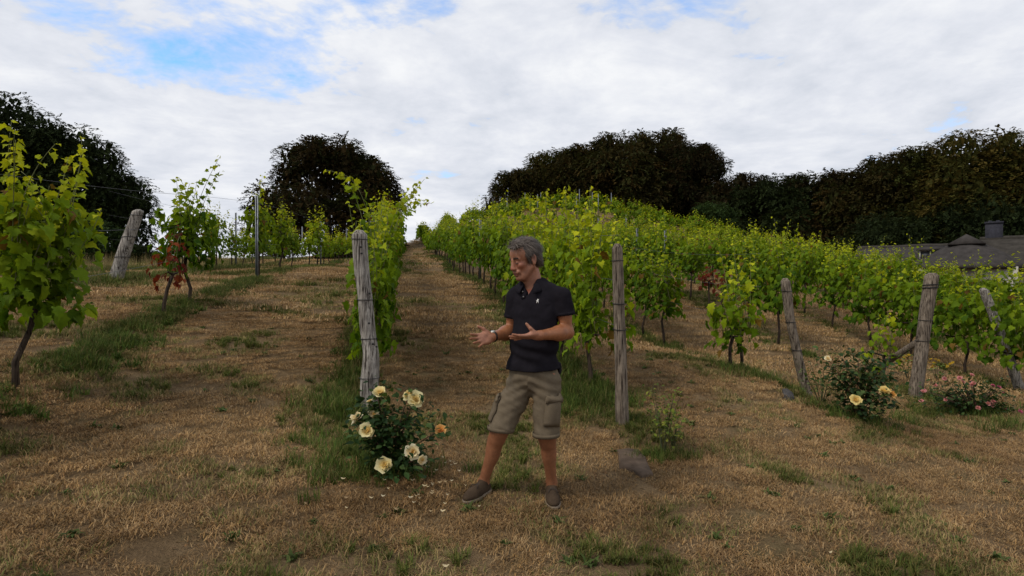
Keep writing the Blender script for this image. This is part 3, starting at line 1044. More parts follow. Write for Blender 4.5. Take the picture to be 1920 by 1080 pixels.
# ------------------------------------------------------------------ posts
def wood_post(name, label, path, radii, mat=M_WOOD, bands=(), seg=26, seed=0, square=False, groove=0.006):
    """path: points from the ground up; follows a bent trunk with grooves and a rounded top"""
    r = np.random.default_rng(seed + 500)
    path = np.asarray(path, float)
    base = path[0].copy()
    root = thing(name, label, 'post', tuple(base))
    p = path - base
    # resample
    s = np.concatenate([[0], np.cumsum(np.linalg.norm(np.diff(p, axis=0), axis=1))])
    ns = 46
    ss = np.linspace(0, s[-1], ns)
    pp = np.stack([np.interp(ss, s, p[:, k]) for k in range(3)], 1)
    for _ in range(2):
        pp[1:-1] = (pp[:-2] + 2 * pp[1:-1] + pp[2:]) / 4
    rr = np.interp(ss, s, radii)
    V = []
    a = np.arange(seg) * 2 * math.pi / seg
    gr = r.uniform(-1, 1, seg)
    for i in range(ns):
        top = (ss[-1] - ss[i])
        f = 1.0 if top > 0.03 else math.sqrt(max(0.12, 1 - ((0.03 - top) / 0.034) ** 2))
        rad = rr[i] * f
        nz = fbm(np.cos(a) * 2.2 + seed, np.sin(a) * 2.2, ss[i] * 3.0, seed, 3) - 0.5
        fine = vnoise(a * 9, ss[i] * 2.5 + seed, 0, seed + 3) - 0.5
        q = rad * (1 + 0.16 * nz) + groove * (gr * 0.5 + fine)
        if square:
            cs = np.maximum(np.abs(np.cos(a)), np.abs(np.sin(a)))
            q = q / cs ** 0.85
        V.append(pp[i] + np.stack([np.cos(a) * q, np.sin(a) * q, (0.012 * fine if top < 0.03 else 0 * a)], 1))
    V = np.concatenate(V)
    q = []
    for i in range(ns - 1):
        for j in range(seg):
            k = (j + 1) % seg
            q.append((i * seg + j, i * seg + k, (i + 1) * seg + k, (i + 1) * seg + j))
    V = np.vstack([V, pp[-1] + [0, 0, 0.004], pp[0]])
    t = [(ns * seg, (ns - 1) * seg + j, (ns - 1) * seg + (j + 1) % seg) for j in range(seg)] + [(ns * seg + 1, (j + 1) % seg, j) for j in range(seg)]
    body = obj('shaft', mk_mesh('shaft', V, t, q, None, True, [mat]), root)
    for (zf, wr) in bands:
        i = int(zf * (ns - 1))
        ring = MB()
        n = 22
        aa = np.arange(n + 1) * 2 * math.pi / n
        tilt = r.uniform(-0.05, 0.05)
        pts = pp[i] + np.stack([np.cos(aa) * (rr[i] * 1.06 + 0.004), np.sin(aa) * (rr[i] * 1.06 + 0.004), np.cos(aa + 1) * rr[i] * tilt * 3], 1)
        ring.tube(pts, wr, 6)
        ring.build('wire_band', M_BLACK, root, True)
    return root, pp, rr


def ppath(pts, d, dd=0.0):
    """(px, py) points from the top down -> path from the ground up; dd leans it away with height"""
    out = []
    n = len(pts)
    for i, (px, py) in enumerate(reversed(pts)):
        out.append(P(px, py, d + dd * i / (n - 1)))
    b = out[0].copy()
    b[2] = min(b[2], g1(b[0], b[1])) - 0.12
    out.insert(0, b)
    return out


root, pp, rr = wood_post('wooden_post', 'bent weathered grey end post rising behind the cream rose bush',
          ppath([(673, 432), (677, 500), (684, 553), (690, 627), (696, 668), (693, 707), (692, 775)], 6.05),
          [0.088, 0.088, 0.092, 0.078, 0.073, 0.071, 0.072, 0.073, 0.073][:8], bands=((0.96, 0.0035), (0.66, 0.004), (0.46, 0.004), (0.25, 0.003)), seed=1)
for (px, py) in ((677, 463), (678, 475), (693, 550), (692, 606), (699, 645), (706, 650)):
    p = P(px, py, 6.05 - 0.073)
    mb = MB()
    mb.tube([p - root.location, p + np.array([0, -0.006, 0]) - root.location], [0.011, 0.009], 8)
    mb.build('nail', M_BLACK, root)
wood_post('wooden_post', 'upright lichen-spotted grey end post just right of the man',
          ppath([(1157, 457), (1160, 560), (1164, 680), (1167, 793)], 5.96), [0.072, 0.068, 0.060, 0.055, 0.051],
          M_WOOD2, bands=((0.93, 0.003), (0.70, 0.004), (0.56, 0.0035)), seed=2)
wood_post('wooden_post', 'thin leaning grey end post beside the second yellow rose bush',
          ppath([(1472, 522), (1480, 590), (1492, 650), (1507, 715), (1521, 766)], 8.27), [0.072, 0.070, 0.064, 0.058, 0.060, 0.062],
          M_WOOD2, bands=((0.93, 0.004), (0.70, 0.004), (0.5, 0.004)), seed=3)
root, pp, rr = wood_post('wooden_post', 'stout brown post propped by a pole, leaning right, near pink roses',
          ppath([(1748, 512), (1738, 580), (1730, 640), (1716, 742)], 8.8), [0.094, 0.090, 0.084, 0.087, 0.087],
          M_WOOD2, bands=((0.93, 0.006), (0.90, 0.008), (0.66, 0.004), (0.5, 0.004)), seed=4)
mb = MB()
a, b = P(1722, 640, 8.86), P(1626, 690, 10.3)
b[2] = g1(b[0], b[1]) - 0.05
mb.tube([a - root.location, (a + b) / 2 - root.location + np.array([0, 0, 0.02]), b - root.location], [0.045, 0.05, 0.05], 12)
mb.build('prop_pole', M_WOOD2, root, True)
wood_post('wooden_post', 'squared grey post leaning left at the right edge among vines',
          ppath([(1843, 540), (1870, 610), (1915, 737)], 10.4), [0.060, 0.060, 0.057, 0.055], M_WOOD, bands=((0.88, 0.003), (0.55, 0.003)), seed=5, square=True)
wood_post('wooden_post', 'thick leaning grey end post behind the leftmost vines',
          ppath([(260, 393), (240, 450), (214, 531)], 11.5), [0.138, 0.130, 0.112, 0.095], M_WOOD, bands=((0.95, 0.006), (0.66, 0.006), (0.42, 0.006)), seed=6)

# steel line posts
def steel_proto():
    mb = MB()
    w, t = 0.055, 0.012
    # open C profile
    mb.box((0, 0.020, 1.0), (w, t, 2.4))
    mb.box((-w / 2 + t / 2, 0, 1.0), (t, 0.040 - t, 2.4))
    mb.box((w / 2 - t / 2, 0, 1.0), (t, 0.040 - t, 2.4))
    return mb.mesh('profile', M_STEEL)


STEEL = steel_proto()
STEEL_CAPM = MB()
for _i in range(9):
    STEEL_CAPM.box((0.034, 0.0, 0.5 + _i * 0.19), (0.012, 0.016, 0.02))
STEEL_HOOKS = STEEL_CAPM.mesh('hooks', M_STEEL)


def steel_post(label, u, d, h=1.85, group='steel line posts in the vine rows', lean=0.0):
    x, y = rowxy(u, d)
    root = thing('steel_post', label, 'post', (x, y, g1(x, y)), ROT, group)
    o = obj('shaft', STEEL, root)
    o.scale = (1, 1, h / 2.2)
    o = obj('wire_hooks', STEEL_HOOKS, root)
    o.scale = (1, 1, h / 2.2)
    tag(o, kind='stuff')
    root.rotation_euler = (0, lean, ROT)
    return root


steel_post('tall grey steel post by the left row, nearest of its row', -3.12, 13.1, 1.80)
steel_post('second steel post up the left row', -3.12, 23.3, 1.75)
steel_post('third steel post up the left row', -3.12, 34.0, 1.75)
steel_post('steel post in the far left row just left of the tall one', -5.5, 20.2, 1.85)
steel_post('thin steel post in the far left row before the copper beech', -5.5, 33.5, 1.85)
steel_post('grey steel post under the vines left of the man', 2.12, 16.8, 1.75)
for i, (u, d) in enumerate(((2.12, 27.5), (2.12, 38), (4.9, 18.5), (7.45, 19.5), (7.45, 17.4), (12.75, 40), (15.3, 42), (15.3, 54), (17.85, 56), (17.85, 62), (20.4, 60), (12.75, 58), (12.75, 64), (10.2, 60), (20.4, 66), (15.3, 68), (17.85, 70))):
    steel_post('thin grey steel post standing up out of the vines on the slope', u, d, 2.05 if d > 39 else 1.8, 'steel posts among the slope vines')


def wire(label, u, d0, d1, h):
    n = 40
    d = np.linspace(d0, d1, n)
    x, y = rowxy(u, d)
    z = G(x, y)
    z = np.convolve(np.pad(z, 6, mode='edge'), np.ones(13) / 13, 'valid') + h
    mb = MB()
    base = np.array([x[0], y[0], z[0]])
    mb.tube(np.stack([x, y, z], 1) - base, 0.0022, 5)
    o = mb.build('trellis_wire', M_WIRE, None, True, tuple(base))
    tag(o, label, 'wire', 'trellis wires of the vine rows')


for u, d0, d1, nm in ((-3.12, 3.0, 34, 'left row'), (-5.5, 11.5, 33, 'far left row by the leaning post'), (-0.34, 6.1, 36, 'row behind the bent post'), (2.12, 6.0, 36, 'row behind the man'),
                      (4.9, 8.4, 34, 'row behind the thin leaning post')):
    for h, hn in ((0.75, 'lowest'), (1.2, 'middle'), (1.65, 'top')):
        wire('%s thin wire strung along the %s' % (hn, nm), u, d0, d1, h)
# ------------------------------------------------------------------ grapevines
def grape_leaf_shape(seed=0, fine=True):
    r = np.random.default_rng(seed)
    if fine:
        half = [(0.0, -0.02), (0.16, -0.14), (0.40, -0.05), (0.37, 0.14), (0.53, 0.36), (0.35, 0.44), (0.33, 0.62), (0.15, 0.72)]
        pts = [(x, y) for x, y in half] + [(0.0, 1.0)] + [(-x, y) for x, y in reversed(half[1:])]
        pts = np.array(pts) + r.normal(0, 0.025, (len(pts), 2))
        ctr = np.array([[0.0, 0.28]])
    else:
        pts = np.array([(0.0, 0.02), (0.34, -0.10), (0.50, 0.36), (0.22, 0.66), (0.0, 1.0), (-0.22, 0.66), (-0.50, 0.36), (-0.34, -0.10)]) + r.normal(0, 0.03, (8, 2))
        ctr = np.array([[0.0, 0.30]])
    n = len(pts)
    xy = np.vstack([pts, ctr])
    z = 0.42 * np.abs(xy[:, 0]) * r.uniform(-0.6, 1.4) - r.uniform(0.2, 0.7) * (xy[:, 1] - 0.2) ** 2 + r.normal(0, 0.055, n + 1)
    V = np.column_stack([xy, z])
    V[:, 0] *= 1.05
    t = np.array([(n, i, (i + 1) % n) for i in range(n)])
    return V, t


LEAF_FINE = [grape_leaf_shape(s, True) for s in range(6)]
LEAF_COARSE = [grape_leaf_shape(s + 20, False) for s in range(4)]
LEAF_ME = [mk_mesh('leaf', v, t, None, None, False, [M_LEAF_OBJ]) for v, t in LEAF_FINE]


def tint(young, r, n, warm=0.0):
    """leaf colours: deep green old leaves to yellow-green young ones"""
    a, b, c = np.array((0.038, 0.088, 0.006)), np.array((0.155, 0.232, 0.010)), np.array((0.42, 0.44, 0.018))
    y = np.clip(young + r.normal(0, 0.13, n), 0, 1)[:, None]
    col = np.where(y < 0.5, a + (b - a) * y * 2, b + (c - b) * (y - 0.5) * 2)
    brown = (r.uniform(0, 1, n) < 0.02 + warm)[:, None]
    return np.where(brown, np.array((0.16, 0.095, 0.02)) * r.uniform(0.6, 1.2, (n, 1)), col)


def gen_vine(r, H=1.95, half=0.52, thick=0.2, nshoot=11, node=0.072, leaf=(0.085, 0.135), zc=0.72, extra=110, lean=(0.0, 0.0), tall=(), base_young=0.12):
    """local frame: Y along the row. Returns trunk, shoots and leaves"""
    top = np.array([r.normal(0, 0.03) + lean[0] * 0.5, r.normal(0, 0.05) + lean[1] * 0.5, zc])
    j = r.normal(0, 0.02, (3, 2))
    trunk = [(0, 0, -0.12), (j[0, 0], j[0, 1], zc * 0.3), (top[0] * 0.5 + j[1, 0], top[1] * 0.5 + j[1, 1], zc * 0.65), tuple(top)]
    shoots, P_, Y_, N_, S_, G_ = [], [], [], [], [], []
    tips = [(None, None)] * nshoot + list(tall)
    for k, spec in enumerate(tips):
        y0 = (k + 0.5) / max(1, nshoot) * 2 - 1 if k < nshoot else r.uniform(-0.4, 0.4)
        s0 = top + np.array([r.normal(0, 0.03), y0 * half * 0.85, abs(r.normal(0, 0.05))])
        if spec[0] is None:
            e = np.array([top[0] + lean[0] * 0.5 + r.normal(0, thick * 0.62), s0[1] + r.normal(0, 0.16) + lean[1] * 0.5, H * r.uniform(0.74, 1.06)])
            ctrl = (s0 + e) / 2 + np.array([r.normal(0, thick * 0.5), r.normal(0, 0.08), 0.15])
        else:
            e, ctrl = np.array(spec[0], float), np.array(spec[1], float)
        L = np.linalg.norm(e - s0) * 1.06
        nn = max(5, int(L / (node if spec[0] is None else min(node, 0.062))))
        t = np.linspace(0, 1, nn)[:, None]
        pts = (1 - t) ** 2 * s0 + 2 * t * (1 - t) * ctrl + t * t * e
        shoots.append(pts)
        tt = t[:, 0]
        ang = np.where(np.arange(nn) % 2 == 0, 0.0, math.pi) + r.normal(0, 0.7, nn) + r.uniform(0, 6.28)
        out = np.stack([np.cos(ang) * 1.15, np.sin(ang) * 0.9, r.normal(0.1, 0.25, nn)], 1)
        pet = r.uniform(0.015, 0.08, nn)[:, None] * (1 - 0.5 * tt[:, None])
        P_.append(pts + out * pet)
        Y_.append(out * 0.55 + np.stack([r.normal(0, .3, nn), r.normal(0, .3, nn), -0.45 + r.normal(0, .35, nn) + tt * 0.3], 1))
        N_.append(out * 0.75 + np.stack([r.normal(0, .3, nn), r.normal(0, .3, nn), 0.65 + r.normal(0, .3, nn)], 1))
        S_.append(r.uniform(leaf[0] * 0.7, leaf[1] * 1.05, nn) * (1 - 0.55 * tt ** 3))
        G_.append(base_young + 0.75 * tt ** 1.6)
    if extra:
        n = extra
        zz = r.uniform(zc - 0.18, H * 0.78, n)
        sx = r.choice([-1.0, 1.0], n)
        p = np.stack([sx * np.abs(r.normal(thick * 0.75, thick * 0.35, n)) + lean[0] * (zz / H), r.uniform(-half, half, n) * 1.08 + lean[1] * (zz / H), zz], 1)
        P_.append(p)
        Y_.append(np.stack([sx * 0.45 + r.normal(0, .3, n), r.normal(0, .4, n), -0.8 + r.normal(0, .25, n)], 1))
        N_.append(np.stack([sx * 0.85 + r.normal(0, .25, n), r.normal(0, .35, n), 0.45 + r.normal(0, .3, n)], 1))
        S_.append(r.uniform(leaf[0] * 1.05, leaf[1] * 1.1, n))
        G_.append(base_young + 0.28 * (zz - zc) / (H - zc))
    Pp, Yy, Nn = np.concatenate(P_), np.concatenate(Y_), np.concatenate(N_)
    Yy /= np.linalg.norm(Yy, axis=1)[:, None]
    Nn -= np.sum(Nn * Yy, 1)[:, None] * Yy
    Nn /= np.linalg.norm(Nn, axis=1)[:, None]
    Xx = np.cross(Yy, Nn)
    return dict(trunk=trunk, top=top, half=half, shoots=shoots, P=Pp, X=Xx, Y=Yy, N=Nn, S=np.concatenate(S_), G=np.concatenate(G_))


def foliage_arrays(g, shapes, r, warm=0.0, pick=None):
    n = len(g['P'])
    idx = np.arange(n) if pick is None else pick
    col = tint(g['G'], r, n, warm)
    VV, TT, CC, off = [], [], [], 0
    for si, (sv, st) in enumerate(shapes):
        k = idx[si::len(shapes)]
        if not len(k):
            continue
        s = g['S'][k][:, None, None]
        v = g['P'][k][:, None, :] + s * (sv[None, :, 0:1] * g['X'][k][:, None, :] + sv[None, :, 1:2] * g['Y'][k][:, None, :] + sv[None, :, 2:3] * g['N'][k][:, None, :])
        m = len(sv)
        TT.append((st[None] + (np.arange(len(k)) * m)[:, None, None] + off).reshape(-1, 3))
        VV.append(v.reshape(-1, 3))
        CC.append(np.repeat(col[k], m, axis=0))
        off += len(k) * m
    return np.concatenate(VV), np.concatenate(TT), np.concatenate(CC)


def trunk_mesh(g, fine=True):
    mb = MB()
    mb.tube(g['trunk'], [0.030, 0.024, 0.021, 0.024], 8 if fine else 5)
    t = g['top']
    mb.tube([t + [0, -g['half'] * 0.85, 0.03], t, t + [0, g['half'] * 0.85, 0.03]], [0.010, 0.018, 0.010], 6 if fine else 4)
    return mb.mesh('trunk', M_BARK, True)


def shoot_mesh(g, fine=True):
    mb = MB()
    for s in g['shoots']:
        q = s if fine else s[::3]
        mb.tube(q, np.linspace(0.0055, 0.0022, len(q)), 5 if fine else 3)
    return mb.mesh('shoots', M_SHOOT, True)


VG = 'grapevines trained in rows'


def near_vine(label, x, y, g, seed, rotz=ROT, red=None, warm=0.0):
    r = np.random.default_rng(seed + 900)
    z = g1(x, y)
    root = thing('grapevine', label, 'grapevine', (x, y, z), rotz, VG)
    obj('trunk', trunk_mesh(g), root)
    o = obj('shoots', shoot_mesh(g), root)
    o['kind'] = 'stuff'
    n = len(g['P'])
    col = tint(g['G'], r, n, warm)
    if red is not None:
        m = red(g['P'], r)
        col[m] = np.array([(0.13, 0.022, 0.012), (0.20, 0.05, 0.02), (0.09, 0.02, 0.012)])[r.integers(0, 3, int(m.sum()))] * r.uniform(0.6, 1.3, (int(m.sum()), 1))
    order = r.permutation(n)
    for i in order[:295]:
        lo = bpy.data.objects.new('leaf', LEAF_ME[int(i) % 6])
        COL.objects.link(lo)
        lo.parent = root
        X, Y, N, s, p = g['X'][i], g['Y'][i], g['N'][i], g['S'][i], g['P'][i]
        lo.matrix_basis = Matrix(((X[0] * s, Y[0] * s, N[0] * s, p[0]), (X[1] * s, Y[1] * s, N[1] * s, p[1]), (X[2] * s, Y[2] * s, N[2] * s, p[2]), (0, 0, 0, 1)))
        lo.color = (*col[i], 1)
    if n > 295:
        V, T, C = foliage_arrays(g, LEAF_FINE, r, warm, order[295:])
        o = obj('foliage', mk_mesh('foliage', V, T, None, C, False, [M_LEAF]), root)
        o['kind'] = 'stuff'
    return root


# prototypes for the vines further up the rows
def proto_vine(seed, **kw):
    r = np.random.default_rng(seed)
    g = gen_vine(r, **kw)
    V, T, C = foliage_arrays(g, LEAF_COARSE, r, 0.01)
    return dict(trunk=trunk_mesh(g, False), shoots=shoot_mesh(g, False), foliage=mk_mesh('foliage', V, T, None, C, False, [M_LEAF]))


FULL = [proto_vine(300 + i, H=1.95 + 0.12 * math.sin(i * 1.7), half=0.54, thick=0.19, zc=0.80, nshoot=13, node=0.07, leaf=(0.08, 0.13), extra=200,
                   tall=[((0.12 * math.sin(i * 2.3 + k * 2), 0.45 * math.cos(i * 2 + k * 1.9), 2.18 + 0.18 * math.sin(i * 3 + k)), (0, 0.1, 1.6)) for k in range(1 + i % 3)]) for i in range(8)]
SLIM = [proto_vine(340 + i, H=1.72 + 0.15 * math.sin(i * 2.1), half=0.36, thick=0.19, nshoot=11, node=0.06, leaf=(0.08, 0.125), extra=130, base_young=0.3, tall=[((0.05, 0.1, 2.05 + 0.1 * math.sin(i)), (0, 0, 1.5))]) for i in range(5)]


def vine_copy(label, u, d, proto, seed, s=1.0, zs=1.0, group=VG):
    r = np.random.default_rng(seed)
    x, y = rowxy(u, d)
    x += r.normal(0, 0.04)
    root = thing('grapevine', label, 'grapevine', (x, y, g1(x, y)), ROT + (math.pi if r.uniform() < 0.5 else 0) + r.normal(0, 0.08), group)
    root.scale = (s * r.uniform(0.9, 1.15), s * r.uniform(0.92, 1.1), s * zs * r.uniform(0.86, 1.10))
    for nm in ('trunk', 'shoots', 'foliage'):
        o = obj(nm, proto[nm], root)
        if nm != 'trunk':
            o['kind'] = 'stuff'
    return root


ORD = ['first', 'second', 'third', 'fourth', 'fifth', 'sixth', 'seventh', 'eighth', 'ninth', 'tenth', 'eleventh', 'twelfth']


def build_vines():
    R = lambda s: np.random.default_rng(s)
    # --- the left row
    u = -3.12
    x, y = rowxy(u, 4.95)
    near_vine('leafy yellow-green grapevine filling the left edge, nearest of the left row', x, y,
              gen_vine(R(1), H=1.95, half=0.42, thick=0.24, nshoot=15, node=0.055, extra=260, lean=(0.20, 0.08), base_young=0.32, leaf=(0.08, 0.13),
                       tall=[((0.05, -0.15, 2.12), (-0.12, 0.0, 1.5)), ((0.10, -0.2, 2.05), (-0.06, 0.0, 1.5)), ((0.02, -0.1, 1.98), (-0.1, 0.0, 1.4)), ((0.33, 0.32, 2.12), (0.36, 0.2, 1.4)), ((0.36, 0.28, 2.0), (0.30, 0.2, 1.4)), ((0.30, 0.36, 1.95), (0.30, 0.2, 1.3))]), 1)
    x, y = rowxy(u, 3.95)
    near_vine('grapevine cut by the left frame edge, in front of the left row', x - 0.1, y,
              gen_vine(R(2), H=1.7, half=0.35, thick=0.2, nshoot=7, extra=80, base_young=0.25), 2)
    x, y = rowxy(u, 8.0)
    near_vine('small grapevine with dead dark red leaves in the left row', x, y,
              gen_vine(R(3), H=1.22, half=0.22, thick=0.13, nshoot=4, extra=45, zc=0.55, leaf=(0.055, 0.09), lean=(0.10, 0.25)), 3, red=lambda p, r: r.uniform(0, 1, len(p)) < 0.93)
    x, y = rowxy(u, 8.9)
    near_vine('grapevine with one tall thin shoot beside the red-leaved vine', x, y,
              gen_vine(R(4), H=1.70, half=0.36, thick=0.27, nshoot=14, node=0.06, extra=240, base_young=0.12, leaf=(0.08, 0.13),
                       tall=[((0.42, 0.1, 2.18), (0.16, 0.05, 1.7)), ((-0.12, -0.1, 1.78), (-0.1, 0, 1.3)), ((0.40, 0.12, 1.95), (0.2, 0.05, 1.6))]), 4)
    for i, (d, s) in enumerate(((13.5, 1.06), (15.9, 0.98), (17.2, 0.72), (20.4, 0.8), (21.9, 1.05), (24.4, 0.75), (26.0, 0.85), (28.2, 0.85), (30.0, 0.85), (32.0, 0.8), (34.0, 0.9), (37.0, 0.9))):
        vine_copy('%s slim grapevine up the left row, past the tall steel post' % ORD[i], u, d, SLIM[i % 5], 40 + i, s)
    for i, (d, s) in enumerate(((15.4, 0.75), (17.2, 0.95), (18.3, 0.95), (19.6, 0.9), (21.2, 0.85), (22.6, 0.85), (24.0, 0.9), (26.5, 0.85), (28.0, 0.8), (29.5, 0.9), (32.0, 0.8))):
        vine_copy('%s slim grapevine up the far left row, past the leaning post' % ORD[i], -5.5, d, SLIM[(i + 2) % 5], 60 + i, s)
    # --- the row behind the bent post
    u = -0.34
    for i, d in enumerate((6.75, 7.6, 8.5, 9.5, 10.6)):
        x, y = rowxy(u, d)
        tall = [((-0.62, 0.3, 2.42), (-0.1, 0.0, 2.35)), ((-0.45, 0.1, 2.35), (0.0, 0.1, 2.3)), ((0.62, 0.5, 2.38), (0.1, 0.3, 1.75)), ((0.40, 0.3, 2.2), (0.05, 0.1, 1.6)), ((-0.30, -0.2, 1.95), (-0.22, -0.2, 1.3)), ((0.52, 0.4, 2.28), (0.12, 0.3, 1.7))] if i == 1 else \
            ([((0.55, 0.4, 2.1), (0.1, 0.2, 1.9)), ((0.75, 0.2, 1.95), (0.2, 0.1, 2.0))] if i in (2, 3) else [((-0.16, -0.1, 1.85), (-0.2, -0.1, 1.3))])
        near_vine('%s grapevine behind the bent post%s' % (ORD[i], ', throwing long arching shoots' if i == 1 else ''), x, y,
                  gen_vine(R(10 + i), H=1.80, half=0.45, thick=0.155, nshoot=9, extra=130, zc=0.6, tall=tall, base_young=0.18, leaf=(0.085, 0.135)), 10 + i)
    todo = []
    for i, d in enumerate(np.arange(11.8, 60, 1.15)):
        todo.append((u, d, 'the row behind the bent post', i + 5))
    # --- the row behind the man
    u = 2.12
    for i, d in enumerate((7.0, 8.05, 9.15, 10.3)):
        x, y = rowxy(u, d)
        near_vine('%s grapevine in the row behind the man, tall and dense' % ORD[i], x, y,
                  gen_vine(R(20 + i), H=2.05, half=0.56, thick=0.25, nshoot=14, node=0.06, extra=200, zc=0.62, base_young=0.24, leaf=(0.08, 0.13),
                           tall=[((0.05, 0.1, 2.32), (0, 0, 1.7)), ((-0.05, -0.25, 2.22), (0, -0.2, 1.7)), ((0.08, 0.3, 2.2), (0, 0.3, 1.7))]), 20 + i, warm=0.02)
    for i, d in enumerate(np.arange(11.45, 80, 1.15)):
        todo.append((u, d, 'the row behind the man', i + 4))
    # --- the rows to the right
    u = 4.9
    x, y = rowxy(u, 8.3)
    near_vine('short bushy young grapevine left of the thin leaning post', x - 0.42, y + 0.1, gen_vine(R(30), H=1.12, half=0.25, thick=0.19, nshoot=7, extra=70, zc=0.42, base_young=0.25, leaf=(0.08, 0.13), tall=[((-0.1, -0.2, 1.32), (0, -.1, 0.9))]), 30)
    x, y = rowxy(u, 8.9)
    near_vine('grapevine shoots standing up right behind the thin leaning post', x, y, gen_vine(R(31), H=1.75, half=0.3, thick=0.15, nshoot=5, extra=30, zc=0.6, base_young=0.45, leaf=(0.07, 0.12)), 31)
    for i, d in enumerate(np.concatenate([[11.6, 12.6], np.arange(13.7, 78, 1.15)])):
        todo.append((u, d, 'the row behind the thin leaning post', i + 2))
    u = 7.45
    x, y = rowxy(u, 9.5)
    near_vine('low spindly grapevine behind the propped post', x, y, gen_vine(R(32), H=1.1, half=0.28, thick=0.15, nshoot=5, extra=25, zc=0.45, base_young=0.4, leaf=(0.07, 0.11)), 32)
    for k, d in enumerate((14.3, 15.0)):
        x, y = rowxy(u, d)
        near_vine('%s brown-leaved withering grapevine in the row behind the propped post' % ('taller' if k == 0 else 'smaller'), x, y,
                  gen_vine(R(33 + k), H=1.35 - 0.3 * k, half=0.2, thick=0.15, nshoot=4, extra=40, zc=0.65, leaf=(0.07, 0.11)), 33 + k, red=lambda p, r: r.uniform(0, 1, len(p)) < 0.75)
    for i, d in enumerate(np.concatenate([[12.2, 13.2], np.arange(16.0, 78, 1.15)])):
        todo.append((u, d, 'the row behind the propped post', i + 3))
    u = 10.2
    for i, d in enumerate((10.0, 11.1, 12.3, 13.4)):
        x, y = rowxy(u, d)
        near_vine('%s dense grapevine up the row with the squared grey post' % ORD[i], x, y,
                  gen_vine(R(36 + i), H=1.95, half=0.58, thick=0.26, nshoot=12, extra=230, zc=0.68, base_young=0.17, leaf=(0.085, 0.135)), 36 + i)
    for i, d in enumerate(np.arange(14.5, 78, 1.15)):
        todo.append((u, d, 'the row with the squared grey post', i + 4))
    for u in (12.75, 15.3, 17.85, 20.4, 22.95, 25.5):
        for i, d in enumerate(np.arange(max(11.0, u * 0.93), 80, 1.15)):
            todo.append((u, d, None, i))
    # beyond 300 of a kind the farthest become one mass
    vis = []
    for (u, d, nm, i) in todo:
        x, y = rowxy(u, d)
        px = 960 + FPX * x / y
        if -120 < px < 2040:
            vis.append((d, u, nm, i))
    vis.sort()
    NI = 240
    cnt = {-0.34: 5, 2.12: 4, 4.9: 2, 7.45: 1, 10.2: 4}      # vines already standing nearer in each row
    r = R(77)
    for k, (d, u, nm, i) in enumerate(vis[:NI]):
        if u > 4 and r.uniform() < 0.09:
            continue
        i = cnt.get(u, 0) + (2 if (u == 7.45 and d > 15) else 0)
        cnt[u] = cnt.get(u, 0) + 1
        if nm and i < 12:
            lab, grp = '%s grapevine up %s' % (ORD[i], nm), VG
        elif nm:
            lab, grp = 'distant leafy grapevine high up %s' % nm, 'grapevines high up ' + nm
        else:
            rk = ORD[[12.75, 15.3, 17.85, 20.4, 22.95, 25.5].index(u)]
            lab, grp = 'leafy grapevine in the %s packed row beyond the squared post\'s row' % rk, 'grapevines in the %s packed row' % rk
        far_short = 0.92 if u in (-0.34,) else 1.0
        vine_copy(lab, u, d, FULL[int(r.integers(0, 8))], 1000 + k, 1.0 * far_short, 1.0, grp)
    VV, TT, CC, off = [], [], [], 0
    mass = []
    for s in range(4):
        g = gen_vine(R(400 + s), H=1.95, half=0.62, thick=0.26, nshoot=9, node=0.17, leaf=(0.16, 0.24), extra=70)
        V, T, C = foliage_arrays(g, [LEAF_COARSE[s]], R(s), 0.01)
        mass.append((V, T, C))
    for k, (d, u, nm, i) in enumerate(vis[NI:]):
        V, T, C = mass[k % 4]
        x, y = rowxy(u, d)
        if r.uniform() < (0.45 if d > 42 else 0.12):
            continue
        a = ROT + (math.pi if k % 3 else 0)
        c, s = math.cos(a), math.sin(a)
        sc = r.uniform(0.7, 1.12)
        W = np.stack([V[:, 0] * c - V[:, 1] * s + x, V[:, 0] * s + V[:, 1] * c + y, V[:, 2] * sc + g1(x, y)], 1)
        VV.append(W); TT.append(T + off); CC.append(C * r.uniform(0.8, 1.25)); off += len(V)
    o = obj('distant_vines', mk_mesh('distant_vines', np.concatenate(VV), np.concatenate(TT), None, np.concatenate(CC), False, [M_LEAF]))
    tag(o, 'far rows of grapevines covering the knoll and upper slope', kind='stuff')
    print('vines: single', NI, 'mass', len(vis) - NI)


build_vines()
# ------------------------------------------------------------------ roses, small plants, stone, petals
def petal_mesh(seed):
    r = np.random.default_rng(seed)
    n, m = 5, 5
    V = []
    for i in range(n):
        t = i / (n - 1)
        w = (0.25 + 0.75 * math.sin(min(1.0, t * 1.15) * math.pi * 0.62)) * (1.0 if t < 0.9 else 0.82)
        for j in range(m):
            s = j / (m - 1) * 2 - 1
            V.append((s * w * 0.62, t, 0.34 * t * t * (1 - 0.9 * max(0, t - 0.62)) + 0.16 * s * s * (1 - t * 0.7) + 0.05 * math.sin(s * 5 + seed) * t + r.normal(0, 0.02)))
    q = [(i * m + j, i * m + j + 1, (i + 1) * m + j + 1, (i + 1) * m + j) for i in range(n - 1) for j in range(m - 1)]
    return mk_mesh('petal', V, None, q, None, True, [M_PETAL])


PETALS = [petal_mesh(s) for s in range(4)]
M_CORE = simple('rose_heart', (0.55, 0.33, 0.08), 0.7, 0.4, 60)


